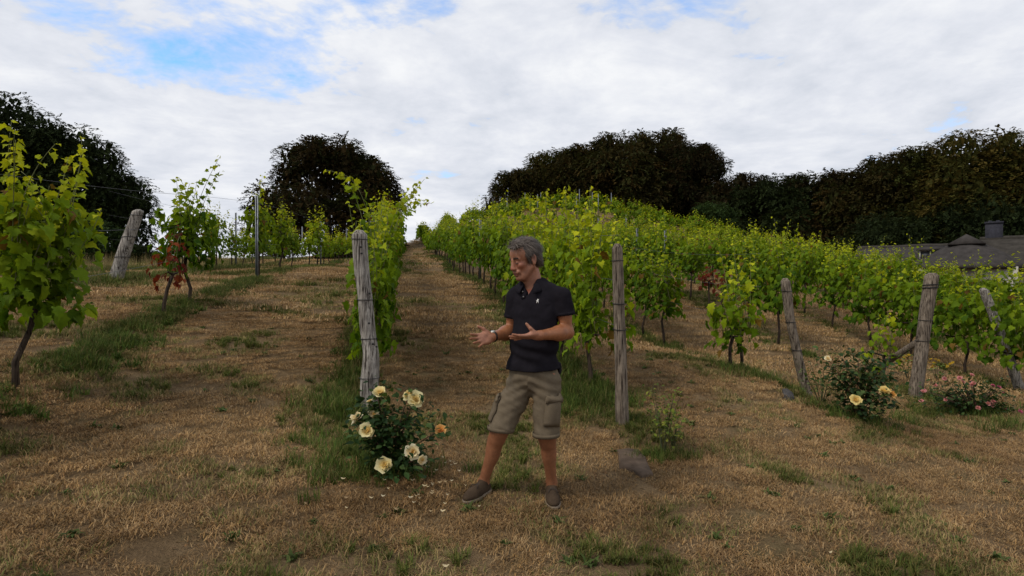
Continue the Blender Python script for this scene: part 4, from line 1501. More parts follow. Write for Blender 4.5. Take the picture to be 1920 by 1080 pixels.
def bloom(parent, pos, size, face, outer, inner, seed, layers=((7, 1.0, 0.05), (7, 0.86, 0.42), (6, 0.68, 0.78), (5, 0.50, 1.05), (4, 0.34, 1.3))):
    """a rose: petals in rings opening round the direction it faces"""
    r = np.random.default_rng(seed)
    size = size * 0.88
    fx, fy, fz = frame_from(face, (0.1, 0.3, 1))
    mb = MB()
    k = 7
    a = np.arange(k) * 2 * math.pi / k
    pos = np.asarray(pos, float)
    rings = []
    for h, rad in ((-0.12, 0.05), (0.02, 0.14), (0.14, 0.13), (0.22, 0.05)):
        rings.append(pos + size * (fz * h + rad * (np.cos(a)[:, None] * fx + np.sin(a)[:, None] * fy)))
    V = np.concatenate(rings)
    q = [(i * k + j, i * k + (j + 1) % k, (i + 1) * k + (j + 1) % k, (i + 1) * k + j) for i in range(3) for j in range(k)]
    mb.add(V - pos, q)
    b = obj('bloom', mb.mesh('bloom', M_CORE, True), parent, tuple(pos))
    for li, (n, ln, up) in enumerate(layers):
        for i in range(n):
            ang = i * 2 * math.pi / n + li * 0.7 + r.normal(0, 0.15)
            o_ = math.cos(ang) * fx + math.sin(ang) * fy
            u_ = up + r.normal(0, 0.22)
            Y = o_ * math.cos(u_) + fz * math.sin(u_)
            N = -o_ * math.sin(u_) + fz * math.cos(u_)
            X = np.cross(Y, N)
            s = size * 0.55 * ln * r.uniform(0.75, 1.2)
            p = -fz * size * 0.05
            o = bpy.data.objects.new('petal', PETALS[int(r.integers(0, 4))])
            COL.objects.link(o)
            o.parent = b
            o.matrix_basis = Matrix(((X[0] * s, Y[0] * s, N[0] * s, p[0]), (X[1] * s, Y[1] * s, N[1] * s, p[1]), (X[2] * s, Y[2] * s, N[2] * s, p[2]), (0, 0, 0, 1)))
            t = li / (len(layers) - 1)
            c = np.array(outer) * (1 - t) + np.array(inner) * t
            o.color = (*(c * r.uniform(0.92, 1.05)), 1)
    return b


def leaflet(seed):
    r = np.random.default_rng(seed)
    half = [(0.0, 0.0), (0.20, 0.15), (0.32, 0.40), (0.26, 0.66), (0.12, 0.86)]
    pts = half + [(0, 1.0)] + [(-x, y) for x, y in reversed(half[1:])]
    V = [(x, y, abs(x) * 0.35 - 0.25 * (y - 0.3) ** 2) for x, y in pts] + [(0, 0.45, -0.02)]
    n = len(pts)
    return np.array(V) + r.normal(0, 0.012, (n + 1, 3)), np.array([(n, i, (i + 1) % n) for i in range(n)])


LEAFLETS = [leaflet(s) for s in range(4)]
ROSE_LEAF_ME = [mk_mesh('leaf', v, t, None, None, False, [M_ROSE_LEAF]) for v, t in LEAFLETS]


def leaves_on(root, pts, sizes, cols, r, up=0.6, limit=295, out=None, mats=ROSE_LEAF_ME):
    n = min(len(pts), limit)
    for i in range(n):
        o_ = out[i] if out is not None else r.normal(0, 1, 3)
        Y = np.array([o_[0], o_[1], 0.0]) + np.array([r.normal(0, .6), r.normal(0, .6), r.normal(-0.1, 0.4)])
        Y /= np.linalg.norm(Y) + 1e-6
        N = np.array([o_[0] * 0.6 + r.normal(0, .35), o_[1] * 0.6 + r.normal(0, .35), up + abs(r.normal(0, .4))])
        N -= N.dot(Y) * Y
        N /= np.linalg.norm(N)
        X = np.cross(Y, N)
        s, p = sizes[i], pts[i]
        o = bpy.data.objects.new('leaf', mats[i % len(mats)])
        COL.objects.link(o)
        o.parent = root
        o.matrix_basis = Matrix(((X[0] * s, Y[0] * s, N[0] * s, p[0]), (X[1] * s, Y[1] * s, N[1] * s, p[1]), (X[2] * s, Y[2] * s, N[2] * s, p[2]), (0, 0, 0, 1)))
        o.color = (*cols[i], 1)


def rose_bush(label, base, h, w, nleaf, leafsize, blooms, seed, pal, outer, inner, dep=0.9, stuff=260, canes=9, low=0.15):
    """blooms: (world point, size, facing)"""
    r = np.random.default_rng(seed)
    base = np.array([base[0], base[1], g1(base[0], base[1])])
    root = thing('rose_bush', label, 'rose bush', tuple(base))
    ends = [np.asarray(b[0]) - base for b in blooms]
    for i in range(canes):
        a = r.uniform(0, 6.28)
        ends.append(np.array([math.cos(a) * w * r.uniform(0.3, 0.9), math.sin(a) * w * dep * r.uniform(0.3, 0.9), h * r.uniform(0.55, 0.95)]))
    nodes = []
    for k, e in enumerate(ends):
        s0 = np.array([r.normal(0, 0.03), r.normal(0, 0.03), -0.04])
        c = np.array([e[0] * 0.35, e[1] * 0.35, e[2] * 0.62])
        t = np.linspace(0, 1, 12)[:, None]
        pts = (1 - t) ** 2 * s0 + 2 * t * (1 - t) * c + t * t * e
        mb = MB()
        mb.tube(pts, np.linspace(0.0065, 0.0025, 12), 6)
        mb.build('cane', M_CANE, root, True)
        nodes.append(pts[3:])
    nodes = np.concatenate(nodes)
    tot = nleaf + stuff
    p = nodes[r.integers(0, len(nodes), tot)] + r.normal(0, 1, (tot, 3)) * np.array([w * 0.28, w * 0.28 * dep, h * 0.13])
    p[:, 2] = np.clip(p[:, 2], h * low * 0.4, None)
    rad = np.hypot(p[:, 0], p[:, 1])
    order = np.argsort(-(rad + p[:, 2] * 0.5 - p[:, 1] * 0.9))
    p = p[order]
    out = p.copy()
    out[:, 2] = 0
    out /= (np.linalg.norm(out, axis=1)[:, None] + 1e-3)
    cols = np.array(pal)[r.integers(0, len(pal), tot)] * r.uniform(0.7, 1.3, (tot, 1))
    sz = leafsize * r.uniform(0.65, 1.25, tot)
    leaves_on(root, p[:nleaf], sz, cols, r, 0.6, 295, out)
    if stuff:
        VV, TT, CC, off = [], [], [], 0
        for i in range(nleaf, tot):
            v, t = LEAFLETS[i % 4]
            Y = out[i] + r.normal(0, .6, 3); Y /= np.linalg.norm(Y)
            N = np.array([r.normal(0, .5), r.normal(0, .5), 1.0]); N -= N.dot(Y) * Y; N /= np.linalg.norm(N)
            X = np.cross(Y, N)
            VV.append(p[i] + sz[i] * (v[:, 0:1] * X + v[:, 1:2] * Y + v[:, 2:3] * N)); TT.append(t + off); CC.append(np.repeat(cols[i:i + 1], len(v), 0)); off += len(v)
        o = obj('inner_foliage', mk_mesh('inner_foliage', np.concatenate(VV), np.concatenate(TT), None, np.concatenate(CC), False, [M_WEED]), root)
        o['kind'] = 'stuff'
    for i, b in enumerate(blooms):
        kw = {} if len(b) < 4 else b[3]
        bloom(root, np.asarray(b[0]) - base, b[1], b[2], kw.get('outer', outer), kw.get('inner', inner), seed * 50 + i)
    return root


ROSE_G = [(0.022, 0.048, 0.014), (0.035, 0.065, 0.018), (0.016, 0.034, 0.011), (0.05, 0.08, 0.022)]
CREAM, YOLK = (0.88, 0.79, 0.47), (0.88, 0.66, 0.24)
PALE = dict(outer=(0.88, 0.80, 0.58), inner=(0.85, 0.62, 0.25))
base = P(733, 893, 4.52)
D0 = 4.42
rose_bush('low rose bush with large cream-yellow blooms at the foot of the bent post', base, 0.60, 0.23, 290, 0.052,
          [(P(713, 737, 4.5), 0.105, (0.1, -0.6, 0.8)), (P(767, 741, 4.45), 0.105, (-0.2, -0.5, 0.75)), (P(779, 749, 4.42), 0.11, (0.4, -0.8, 0.3)),
           (P(669, 785, 4.42), 0.11, (-0.5, -0.25, 0.9), PALE), (P(700, 777, 4.46), 0.08, (0.3, -0.4, 0.9), PALE), (P(689, 808, 4.34), 0.112, (-0.15, -0.9, 0.35)),
           (P(722, 873, 4.27), 0.115, (0, -0.85, 0.4)), (P(775, 847, 4.3), 0.11, (-0.1, -0.95, 0.2), PALE), (P(791, 862, 4.28), 0.075, (0.6, -0.7, -0.1), PALE),
           (P(826, 807, 4.45), 0.085, (0.2, -0.7, 0.6), dict(outer=(0.85, 0.52, 0.2), inner=(0.85, 0.38, 0.08))), (P(694, 752, 4.52), 0.055, (-0.5, -0.3, 0.8), PALE)],
          5, ROSE_G, CREAM, YOLK, stuff=900)
base = P(1610, 820, 7.0)
rose_bush('straggly yellow rose bush beside the thin leaning post', base, 0.78, 0.40, 290, 0.06,
          [(P(1604, 750, 6.55), 0.12, (0, -0.8, 0.5)), (P(1658, 733, 6.6), 0.12, (0.0, -0.5, 0.8)), (P(1672, 739, 6.6), 0.10, (0.4, -0.6, 0.6), dict(outer=(0.85, 0.55, 0.2), inner=(0.85, 0.4, 0.08))),
           (P(1552, 673, 6.9), 0.08, (0, -0.6, 0.8), PALE)], 6, ROSE_G + [(0.055, 0.07, 0.02)], (0.86, 0.70, 0.30), YOLK, stuff=900, canes=16)
PINK, ROSY = (0.72, 0.33, 0.32), (0.62, 0.16, 0.20)
bl = []
_r = np.random.default_rng(3)
for (px, py, n) in ((1735, 735, 4), (1775, 745, 5), (1797, 705, 2), (1820, 716, 5), (1850, 760, 7), (1832, 762, 3), (1880, 725, 3), (1895, 773, 3), (1798, 762, 2)):
    for k in range(n):
        dark = px in (1895, 1880, 1798)
        bl.append((P(px + _r.normal(0, 9), py + _r.normal(0, 5), 8.1 + _r.normal(0, 0.15)), 0.055, (_r.normal(0, .4), -0.6, 0.8), dict(outer=(0.62, 0.16, 0.26), inner=(0.5, 0.08, 0.14)) if dark else dict(outer=PINK, inner=ROSY)))
rose_bush('low spreading rose bush covered in small pink blooms', P(1825, 790, 8.1), 0.42, 0.62, 290, 0.05, bl, 7, ROSE_G, PINK, ROSY, dep=0.4, stuff=900, canes=18)


# small bushy plant with feathery yellow-green leaves by the post right of the man
def feathery(label, name, cat, base, h, w, n, sizes, pal, seed, stems=5, flowers=None):
    r = np.random.default_rng(seed)
    base = np.array([base[0], base[1], g1(base[0], base[1])])
    root = thing(name, label, cat, tuple(base))
    nd = []
    for k in range(stems):
        a = r.uniform(0, 6.28)
        e = np.array([math.cos(a) * w * r.uniform(.2, 1), math.sin(a) * w * r.uniform(.2, 1), h * r.uniform(.6, 1)])
        t = np.linspace(0, 1, 10)[:, None]
        pts = t * e + np.array([0, 0, 0.1 * h]) * np.sin(t * math.pi) - [0, 0, 0.03]
        mb = MB()
        mb.tube(pts, np.linspace(0.005, 0.0015, 10), 5)
        mb.build('stem', M_STEM, root, True)
        nd.append(pts[3:])
        if flowers:
            for j in range(3):
                bloom(root, e + r.normal(0, 0.03, 3), flowers[0], (r.normal(0, .3), r.normal(-.3, .3), 1), flowers[1], flowers[1], seed * 7 + k * 3 + j, ((7, 1.0, 0.1), (5, 0.6, 0.6)))
    nd = np.concatenate(nd)
    p = nd[r.integers(0, len(nd), n)] + r.normal(0, 1, (n, 3)) * np.array([w * .25, w * .25, h * .06])
    cols = np.array(pal)[r.integers(0, len(pal), n)] * r.uniform(0.7, 1.25, (n, 1))
    leaves_on(root, p, np.full(n, sizes) * r.uniform(.6, 1.2, n), cols, r, 0.7)
    return root


YG = [(0.13, 0.16, 0.02), (0.09, 0.13, 0.02), (0.17, 0.18, 0.03), (0.06, 0.09, 0.018)]
feathery('young shrub with small yellow-green leaves beside the flat stone', 'small_shrub', 'shrub', P(1243, 852, 5.15), 0.62, 0.20, 290, 0.036, YG, 41, 9)
feathery('wispy green seedling standing at the post right of the man', 'small_shrub', 'shrub', P(1262, 850, 5.4), 0.32, 0.16, 120, 0.03, YG, 42, 6)
feathery('yellow-flowered weed in front of the propped post', 'flowering_weed', 'weed', P(1703, 650, 10.0), 0.45, 0.25, 90, 0.05, LUSH, 43, 6, (0.045, (0.55, 0.36, 0.03)))
feathery('yellow-flowered weed right of the propped post', 'flowering_weed', 'weed', P(1757, 655, 10.2), 0.35, 0.25, 70, 0.05, LUSH, 44, 6, (0.045, (0.55, 0.36, 0.03)))
feathery('tall arching weed shoots between the thin post and its roses', 'tall_weed', 'weed', P(1540, 755, 7.6), 0.62, 0.36, 190, 0.042, [(0.06, 0.09, 0.02), (0.09, 0.12, 0.03)], 45, 12)

# flat stone
M_STONE = simple('flat_stone', (0.085, 0.060, 0.042), 0.95, 0.45, 9, 0.1, 0.008)


def flat_stone(name, label, outline, mat, th, d, seed):
    r = np.random.default_rng(seed)
    pts = []
    for px, py in outline:
        p = P(px, py, d)
        # slide along the view ray until it meets the ground
        dd = d
        for _ in range(14):
            p = P(px, py, dd)
            dd += (p[2] - g1(p[0], p[1])) * 0.9 / max(0.15, (py - 540) / FPX)* 0.5
        pts.append(P(px, py, dd))
    pts = np.array(pts)
    base = pts.mean(0)
    n = len(pts)
    V = np.vstack([pts - [0, 0, 0.05], pts + [0, 0, th], (pts - base) * 0.90 + base + [0, 0, th + 0.012], [base + [0, 0, th + 0.012]]]) - base
    V[n:] += r.normal(0, 0.004, (len(V) - n, 3))
    q = [(k * n + i, k * n + (i + 1) % n, (k + 1) * n + (i + 1) % n, (k + 1) * n + i) for k in range(2) for i in range(n)]
    t = [(3 * n, 2 * n + i, 2 * n + (i + 1) % n) for i in range(n)]
    o = obj(name, mk_mesh(name, V, t, q, None, False, [mat]), None, tuple(base))
    return tag(o, label, 'stone')


flat_stone('flat_stone', 'flat brown stone slab half sunk in grass right of the man', [(1157, 848), (1176, 846), (1198, 848), (1210, 862), (1216, 876), (1224, 893), (1205, 897), (1184, 886), (1163, 880), (1160, 864)], M_STONE, 0.022, 4.9, 1)
flat_stone('flat_stone', 'grey stone lying left of the thin leaning post', [(1466, 738), (1476, 737), (1488, 747), (1490, 753), (1479, 753), (1469, 747)], simple('grey_stone', (0.06, 0.055, 0.052), 0.95, 0.4, 14, 0.1, 0.008), 0.05, 8.0, 2)


def fallen_petals():
    r = np.random.default_rng(9)
    mb = MB()
    spots = [(574, 956), (836, 1076), (1556, 1049), (650, 945), (1378, 790)]
    for i in range(42):
        spots.append((r.normal(810, 45), r.normal(905, 26)))
    for i in range(16):
        spots.append((r.uniform(640, 900), r.uniform(890, 985)))
    for (px, py) in spots:
        d = 4.3
        for _ in range(10):
            p = P(px, py, d)
            d += (p[2] - g1(p[0], p[1])) * 0.45 / max(0.15, (py - 540) / FPX)
        p = P(px, py, d)
        s = r.uniform(0.006, 0.015)
        a = r.uniform(0, 6.28)
        k = 7
        aa = np.arange(k) * 2 * math.pi / k + a
        V = np.stack([np.cos(aa) * s * 1.3, np.sin(aa) * s, 0.012 + 0.006 * np.cos(aa * 2)], 1)
        V = np.vstack([V, [0, 0, 0.006]]) + [p[0], p[1], g1(p[0], p[1]) + 0.034]
        c = np.array([(0.62, 0.52, 0.34), (0.48, 0.37, 0.23), (0.38, 0.27, 0.16), (0.68, 0.6, 0.44)])[r.integers(0, 4)]
        mb.add(V, None, [(k, i, (i + 1) % k) for i in range(k)], c)
    o = mb.build('fallen_petals', M_WEED)
    tag(o, 'pale fallen rose petals strewn on the grass by the cream rose bush', kind='stuff')


fallen_petals()
# ------------------------------------------------------------------ the man
MD = 4.15


def Q(px, py, dy=0.0):
    return P(px, py, MD + dy)


class Field:
    """a distance field on a grid: shapes melt into one continuous surface"""
    def __init__(self, lo, hi, h):
        self.lo, self.h = np.asarray(lo, float), h
        self.n = np.ceil((np.asarray(hi) - self.lo) / h).astype(int) + 1
        self.F = np.full(self.n, 0.5, np.float32)

    def _sub(self, lo, hi):
        a = np.maximum(np.floor((lo - self.lo) / self.h).astype(int), 0)
        b = np.minimum(np.ceil((hi - self.lo) / self.h).astype(int) + 1, self.n)
        if np.any(b <= a):
            return None
        ax = [self.lo[i] + self.h * np.arange(a[i], b[i]) for i in range(3)]
        sl = tuple(slice(a[i], b[i]) for i in range(3))
        return sl, ax[0][:, None, None], ax[1][None, :, None], ax[2][None, None, :]

    def _put(self, sl, d, k, mode):
        f = self.F[sl]
        if mode == 'sub':
            d = -d
            h = np.clip(k - np.abs(f - d), 0, None) / k
            self.F[sl] = np.maximum(f, d) + h * h * k * 0.25
        elif mode == 'max':
            self.F[sl] = np.maximum(f, d)
        else:
            h = np.clip(k - np.abs(f - d), 0, None) / k
            self.F[sl] = np.minimum(f, d) - h * h * k * 0.25

    def cone(self, a, b, r1, r2, k=0.02, mode='add'):
        a, b = np.asarray(a, float), np.asarray(b, float)
        m = max(r1, r2) + k + 0.03
        s = self._sub(np.minimum(a, b) - m, np.maximum(a, b) + m)
        if s is None:
            return
        sl, X, Y, Z = s
        ab = b - a
        L2 = ab @ ab + 1e-12
        t = np.clip(((X - a[0]) * ab[0] + (Y - a[1]) * ab[1] + (Z - a[2]) * ab[2]) / L2, 0, 1)
        d = np.sqrt((X - a[0] - t * ab[0]) ** 2 + (Y - a[1] - t * ab[1]) ** 2 + (Z - a[2] - t * ab[2]) ** 2) - (r1 + (r2 - r1) * t)
        self._put(sl, d.astype(np.float32), k, mode)

    def ell(self, c, rad, axes=None, k=0.02, mode='add'):
        c, rad = np.asarray(c, float), np.asarray(rad, float)
        A = np.eye(3) if axes is None else np.asarray(axes, float)      # rows are the axes
        m = rad.max() + k + 0.03
        s = self._sub(c - m, c + m)
        if s is None:
            return
        sl, X, Y, Z = s
        x, y, z = X - c[0], Y - c[1], Z - c[2]
        u = [(x * A[i, 0] + y * A[i, 1] + z * A[i, 2]) / rad[i] for i in range(3)]
        k0 = np.sqrt(u[0] ** 2 + u[1] ** 2 + u[2] ** 2)
        k1 = np.sqrt((u[0] / rad[0]) ** 2 + (u[1] / rad[1]) ** 2 + (u[2] / rad[2]) ** 2) + 1e-9
        self._put(sl, (k0 * (k0 - 1) / k1).astype(np.float32), k, mode)

    def cut(self, p, n, lo=None, hi=None):
        """remove what lies on the side n points to (inside the box lo-hi when given)"""
        n = np.asarray(n, float) / np.linalg.norm(n)
        top = self.lo + self.h * self.n
        s = self._sub(np.asarray(self.lo if lo is None else lo, float), np.asarray(top if hi is None else hi, float))
        if s is None:
            return
        sl, X, Y, Z = s
        d = (X - p[0]) * n[0] + (Y - p[1]) * n[1] + (Z - p[2]) * n[2]
        self._put(sl, d.astype(np.float32), 0.01, 'max')

    def surface(self, smooth_it=2):
        F = self.F
        s = F < 0
        nx, ny, nz = F.shape
        cnt = np.zeros((nx - 1, ny - 1, nz - 1), np.int8)
        for dx in (0, 1):
            for dy in (0, 1):
                for dz in (0, 1):
                    cnt += s[dx:nx - 1 + dx, dy:ny - 1 + dy, dz:nz - 1 + dz]
        act = (cnt > 0) & (cnt < 8)
        idx = np.full(act.shape, -1, np.int64)
        ii = np.argwhere(act)
        idx[act] = np.arange(len(ii))
        acc = np.zeros((len(ii), 3))
        num = np.zeros(len(ii))
        cor = [(0, 0, 0), (1, 0, 0), (0, 1, 0), (1, 1, 0), (0, 0, 1), (1, 0, 1), (0, 1, 1), (1, 1, 1)]
        val = [F[ii[:, 0] + c[0], ii[:, 1] + c[1], ii[:, 2] + c[2]] for c in cor]
        for a in range(8):
            for b in range(a + 1, 8):
                df = np.abs(np.array(cor[a]) - np.array(cor[b])).sum()
                if df != 1:
                    continue
                m = (val[a] < 0) != (val[b] < 0)
                t = val[a][m] / (val[a][m] - val[b][m])
                acc[m] += np.array(cor[a]) + t[:, None] * (np.array(cor[b]) - np.array(cor[a]))
                num[m] += 1
        V = self.lo + self.h * (ii + acc / num[:, None])
        quads = []
        for ax in range(3):
            o1, o2 = [(1, 2), (2, 0), (0, 1)][ax]
            sl0 = [slice(1, -1)] * 3
            sl0[ax] = slice(0, -1)
            sl1 = [slice(1, -1)] * 3
            sl1[ax] = slice(1, None)
            a, b = s[tuple(sl0)], s[tuple(sl1)]
            for flip, m in ((False, a & ~b), (True, ~a & b)):
                e = np.argwhere(m)
                if not len(e):
                    continue
                off = np.array([1, 1, 1])
                off[ax] = 0
                e = e + off
                def cell(d1, d2):
                    c = e.copy()
                    c[:, o1] -= d1
                    c[:, o2] -= d2
                    return idx[c[:, 0], c[:, 1], c[:, 2]]
                q = np.stack([cell(1, 1), cell(0, 1), cell(0, 0), cell(1, 0)], 1)
                quads.append(q[:, ::-1] if flip else q)
        Qd = np.concatenate(quads)
        for _ in range(smooth_it):
            acc = np.zeros_like(V)
            n = np.zeros(len(V))
            for i in range(4):
                np.add.at(acc, Qd[:, i], V[Qd[:, (i + 1) % 4]])
                np.add.at(acc, Qd[:, i], V[Qd[:, (i + 3) % 4]])
                np.add.at(n, Qd[:, i], 2)
            V = V * 0.5 + 0.5 * acc / np.maximum(n, 1)[:, None]
        return V, Qd


def vnormals(V, Qd):
    fn = np.cross(V[Qd[:, 2]] - V[Qd[:, 0]], V[Qd[:, 3]] - V[Qd[:, 1]])
    N = np.zeros_like(V)
    for i in range(4):
        np.add.at(N, Qd[:, i], fn)
    return N / (np.linalg.norm(N, axis=1)[:, None] + 1e-12)


def orth(f, t):
    f = np.asarray(f, float) / np.linalg.norm(f)
    t = np.asarray(t, float)
    t = t - (t @ f) * f
    return f, t / np.linalg.norm(t)


def skin_mat():
    m, nt, n, l, b = new_mat('sunburnt_skin')
    c = attr(nt)
    f = tex(nt, 45, 5, 0.65)
    f2 = tex(nt, 9, 3, 0.6)
    c = mixc(nt, 1.0, c, ramp(nt, f, [(0.3, (0.80, 0.76, 0.74)), (0.7, (1.14, 1.14, 1.12))]), 'MULTIPLY')
    c = mixc(nt, 1.0, c, ramp(nt, f2, [(0.3, (0.90, 0.84, 0.82)), (0.7, (1.08, 1.06, 1.04))]), 'MULTIPLY')
    l.new(c, b.inputs['Base Color'])
    b.inputs['Roughness'].default_value = 0.48
    b.inputs['Specular IOR Level'].default_value = 0.35
    b.inputs['Subsurface Weight'].default_value = 0.08
    b.inputs['Subsurface Radius'].default_value = (0.012, 0.005, 0.003)
    b.inputs['Subsurface Scale'].default_value = 0.6
    bump(nt, b, f, 0.35, 0.002)
    return m


def cloth_mat(name, col, weave=900, var=0.18, rough=0.9, sheen=0.0):
    m, nt, n, l, b = new_mat(name)
    f = tex(nt, 16, 5, 0.65)
    w = tex(nt, weave, 2, 0.5)
    c = ramp(nt, f, [(0.3, tuple(x * (1 - var) for x in col)), (0.7, tuple(x * (1 + var) for x in col))])
    c = mixc(nt, 1.0, c, ramp(nt, w, [(0.3, (0.82, 0.82, 0.82)), (0.7, (1.15, 1.15, 1.15))]), 'MULTIPLY')
    l.new(c, b.inputs['Base Color'])
    b.inputs['Roughness'].default_value = rough
    b.inputs['Specular IOR Level'].default_value = 0.04
    b.inputs['Sheen Weight'].default_value = sheen
    bump(nt, b, f, 0.4, 0.006)
    return m


M_SKIN = skin_mat()
M_SHIRT = cloth_mat('charcoal_pique', (0.0125, 0.0110, 0.0140), 1100, 0.2, 0.95, 0.0)
M_SHORTS = cloth_mat('khaki_drill', (0.125, 0.098, 0.066), 900, 0.16)
M_SHOE = cloth_mat('brown_suede', (0.050, 0.034, 0.022), 500, 0.3)
M_SOLE = simple('pale_sole', (0.15, 0.115, 0.08), 0.8, 0.3, 30)
M_LACE = simple('leather_lace', (0.035, 0.026, 0.02), 0.7)
M_WHITE = simple('white_thread', (0.62, 0.60, 0.56), 0.8, 0.05)
M_BUTTON = simple('shell_button', (0.13, 0.12, 0.115), 0.4, 0.1)
M_WATCH = simple('watch_strap', (0.012, 0.011, 0.011), 0.5)
M_WATCHM = simple('watch_case', (0.45, 0.42, 0.36), 0.3, 0.1, 20, 0.5, metal=0.8)
M_EYE = simple('eye', (0.045, 0.028, 0.022), 0.25, 0.1)
M_EYEW = simple('eye_white', (0.38, 0.32, 0.29), 0.3, 0.08)


def hair_mat():
    m, nt, n, l, b = new_mat('grey_hair')
    l.new(attr(nt), b.inputs['Base Color'])
    b.inputs['Roughness'].default_value = 0.5
    b.inputs['Specular IOR Level'].default_value = 0.3
    return m


M_HAIR = hair_mat()


def build_man():
    yaw = math.radians(22)                       # chest turned a little to the viewer's left
    fwd = np.array([-math.sin(yaw), -math.cos(yaw), 0.0])
    lft = np.array([math.cos(yaw), -math.sin(yaw), 0.0])   # his left, the viewer's right
    up = np.array([0, 0, 1.0])
    AX = np.array([lft, fwd, up])
    feet = Q(980, 950, 0.0)
    base = np.array([feet[0], 4.12, g1(feet[0], 4.12)])
    root = thing('person', 'man in charcoal polo shirt and khaki cargo shorts gesturing with open hands', 'person', tuple(base))

    def put(name, V, Qd, mat, col=None, parent=root, smooth=True, rel=base):
        return obj(name, mk_mesh(name, V - rel, None, Qd, col, smooth, [mat]), parent)

    # --- joints, read off the photograph
    SR, SL = Q(967, 556, 0.075), Q(1055, 556, -0.075)
    ER, WR = Q(958, 622, 0.10), Q(922, 632, -0.09)
    EL, WL = Q(1063, 623, -0.07), Q(1009, 629, -0.235)
    HR, HL = Q(976, 715, 0.04), Q(1026, 715, -0.045)
    KR, AR = Q(937, 806, -0.03), Q(907, 902, 0.06)
    KL, AL = Q(1025, 812, -0.05), Q(1034, 902, 0.06)
    NB = Q(1000, 533, 0.02)
    HC = Q(986, 487, -0.03)                        # centre of the head between the ears
    hyaw, hpitch = math.radians(60), math.radians(14)
    hf = np.array([-math.sin(hyaw) * math.cos(hpitch), -math.cos(hyaw) * math.cos(hpitch), -math.sin(hpitch)])
    hl = np.cross(up, hf); hl /= np.linalg.norm(hl)
    hu = np.cross(hf, hl)
    HX = np.array([hf, hl, hu])
    S = 1.05

    def H(x, y, z):
        return HC + S * (x * hf + y * hl + z * hu)

    f = Field(base + [-0.50, -0.50, -0.02], base + [0.50, 0.45, 1.86], 0.0042)
    # torso, pelvis
    f.ell(Q(1007, 578), (0.150, 0.105, 0.16), AX, 0.03)
    f.ell(Q(1003, 640), (0.145, 0.105, 0.15), AX, 0.05)
    f.ell(Q(1001, 702), (0.155, 0.115, 0.12), AX, 0.05)
    f.cone(SR, SL, 0.04, 0.04, 0.05)
    # neck
    f.cone(NB - up * 0.03, H(-0.018, 0, -0.075), 0.070, 0.058, 0.03)
    f.cone(NB + fwd * 0.035 - up * 0.01, H(0.015, 0, -0.085), 0.045, 0.040, 0.03)
    # legs
    f.cone(HR, KR, 0.085, 0.060, 0.04)
    f.cone(HL, KL, 0.085, 0.062, 0.04)
    for K_, A_, sgn in ((KR, AR, -1), (KL, AL, 1)):
        f.cone(K_, K_ * 0.86 + A_ * 0.14, 0.058, 0.053, 0.02)
        m = K_ * 0.66 + A_ * 0.34
        f.cone(K_ * 0.9 + A_ * 0.1, A_, 0.053, 0.034, 0.03)
        f.ell(m + np.array([0.004 * sgn, 0.022, 0.0]), (0.046, 0.046, 0.105), None, 0.03)
        f.cone(K_ + [0, -0.02, 0], K_ + [0, -0.022, 0.01], 0.042, 0.04, 0.02)
        f.cone(A_, A_ + [0, 0.0, -0.05], 0.034, 0.036, 0.02)
        f.ell(A_ + np.array([0.028, 0, -0.005]), (0.012, 0.014, 0.014), None, 0.012)
        f.ell(A_ + np.array([-0.028, 0, 0.0]), (0.012, 0.014, 0.014), None, 0.012)
    # arms
    for S_, E_, W_ in ((SR, ER, WR), (SL, EL, WL)):
        f.cone(S_, E_, 0.046, 0.040, 0.03)
        mid = S_ * 0.5 + E_ * 0.5
        f.ell(mid + fwd * 0.006, (0.044, 0.044, 0.085), None, 0.02)
        b1 = E_ * 0.72 + W_ * 0.28
        f.cone(E_, b1, 0.043, 0.047, 0.025)
        f.cone(b1, W_, 0.047, 0.028, 0.03)
    f.ell(EL + np.array([0.022, 0.012, -0.012]), (0.022, 0.022, 0.022), None, 0.02)

    # hands
    def hand(W, F_, T_, N_, thumb, curl, fan, lens=(0.072, 0.080, 0.074, 0.058), sc=1.0, drop=(0, 0, 0, 0)):
        F_, T_ = orth(F_, T_)
        N_ = np.asarray(N_, float)
        N_ = N_ - (N_ @ F_) * F_ - (N_ @ T_) * T_
        N_ /= np.linalg.norm(N_)
        f.cone(W - F_ * 0.02, W + F_ * 0.02, 0.027, 0.025, 0.02)
        A = np.array([F_, T_, N_])
        f.ell(W + F_ * 0.055 * sc, (0.055 * sc, 0.042 * sc, 0.016), A, 0.018)
        f.ell(W + F_ * 0.04 * sc + T_ * 0.024 * sc + N_ * 0.006, (0.034, 0.018, 0.016), A, 0.012)   # ball of the thumb
        f.ell(W + F_ * 0.04 * sc - T_ * 0.026 * sc + N_ * 0.004, (0.034, 0.014, 0.014), A, 0.012)
        for i in range(4):
            o = (0.030, 0.0105, -0.010, -0.0295)[i] * sc
            p = W + F_ * (0.088, 0.094, 0.090, 0.080)[i] * sc + T_ * o
            d = F_ + T_ * fan[i]
            d /= np.linalg.norm(d)
            f.cone(W + F_ * 0.05 * sc + T_ * o * 0.85, p, 0.0105, 0.0100, 0.008)
            ang = curl[i]
            L = lens[i] * sc
            rr = (0.0098, 0.0100, 0.0096, 0.0086)[i]
            for j, fr in enumerate((0.44, 0.31, 0.25)):
                a = ang * (0.5, 1.2, 1.8)[j] - drop[i]
                v = d * math.cos(a) + N_ * math.sin(a)
                q = p + v * L * fr
                f.cone(p, q, rr, rr * 0.93, 0.004)
                p, rr = q, rr * 0.93
        tb, tm, tt = thumb
        a = W + F_ * tb[0] + T_ * tb[1] + N_ * tb[2]
        b = W + F_ * tm[0] + T_ * tm[1] + N_ * tm[2]
        c = W + F_ * tt[0] + T_ * tt[1] + N_ * tt[2]
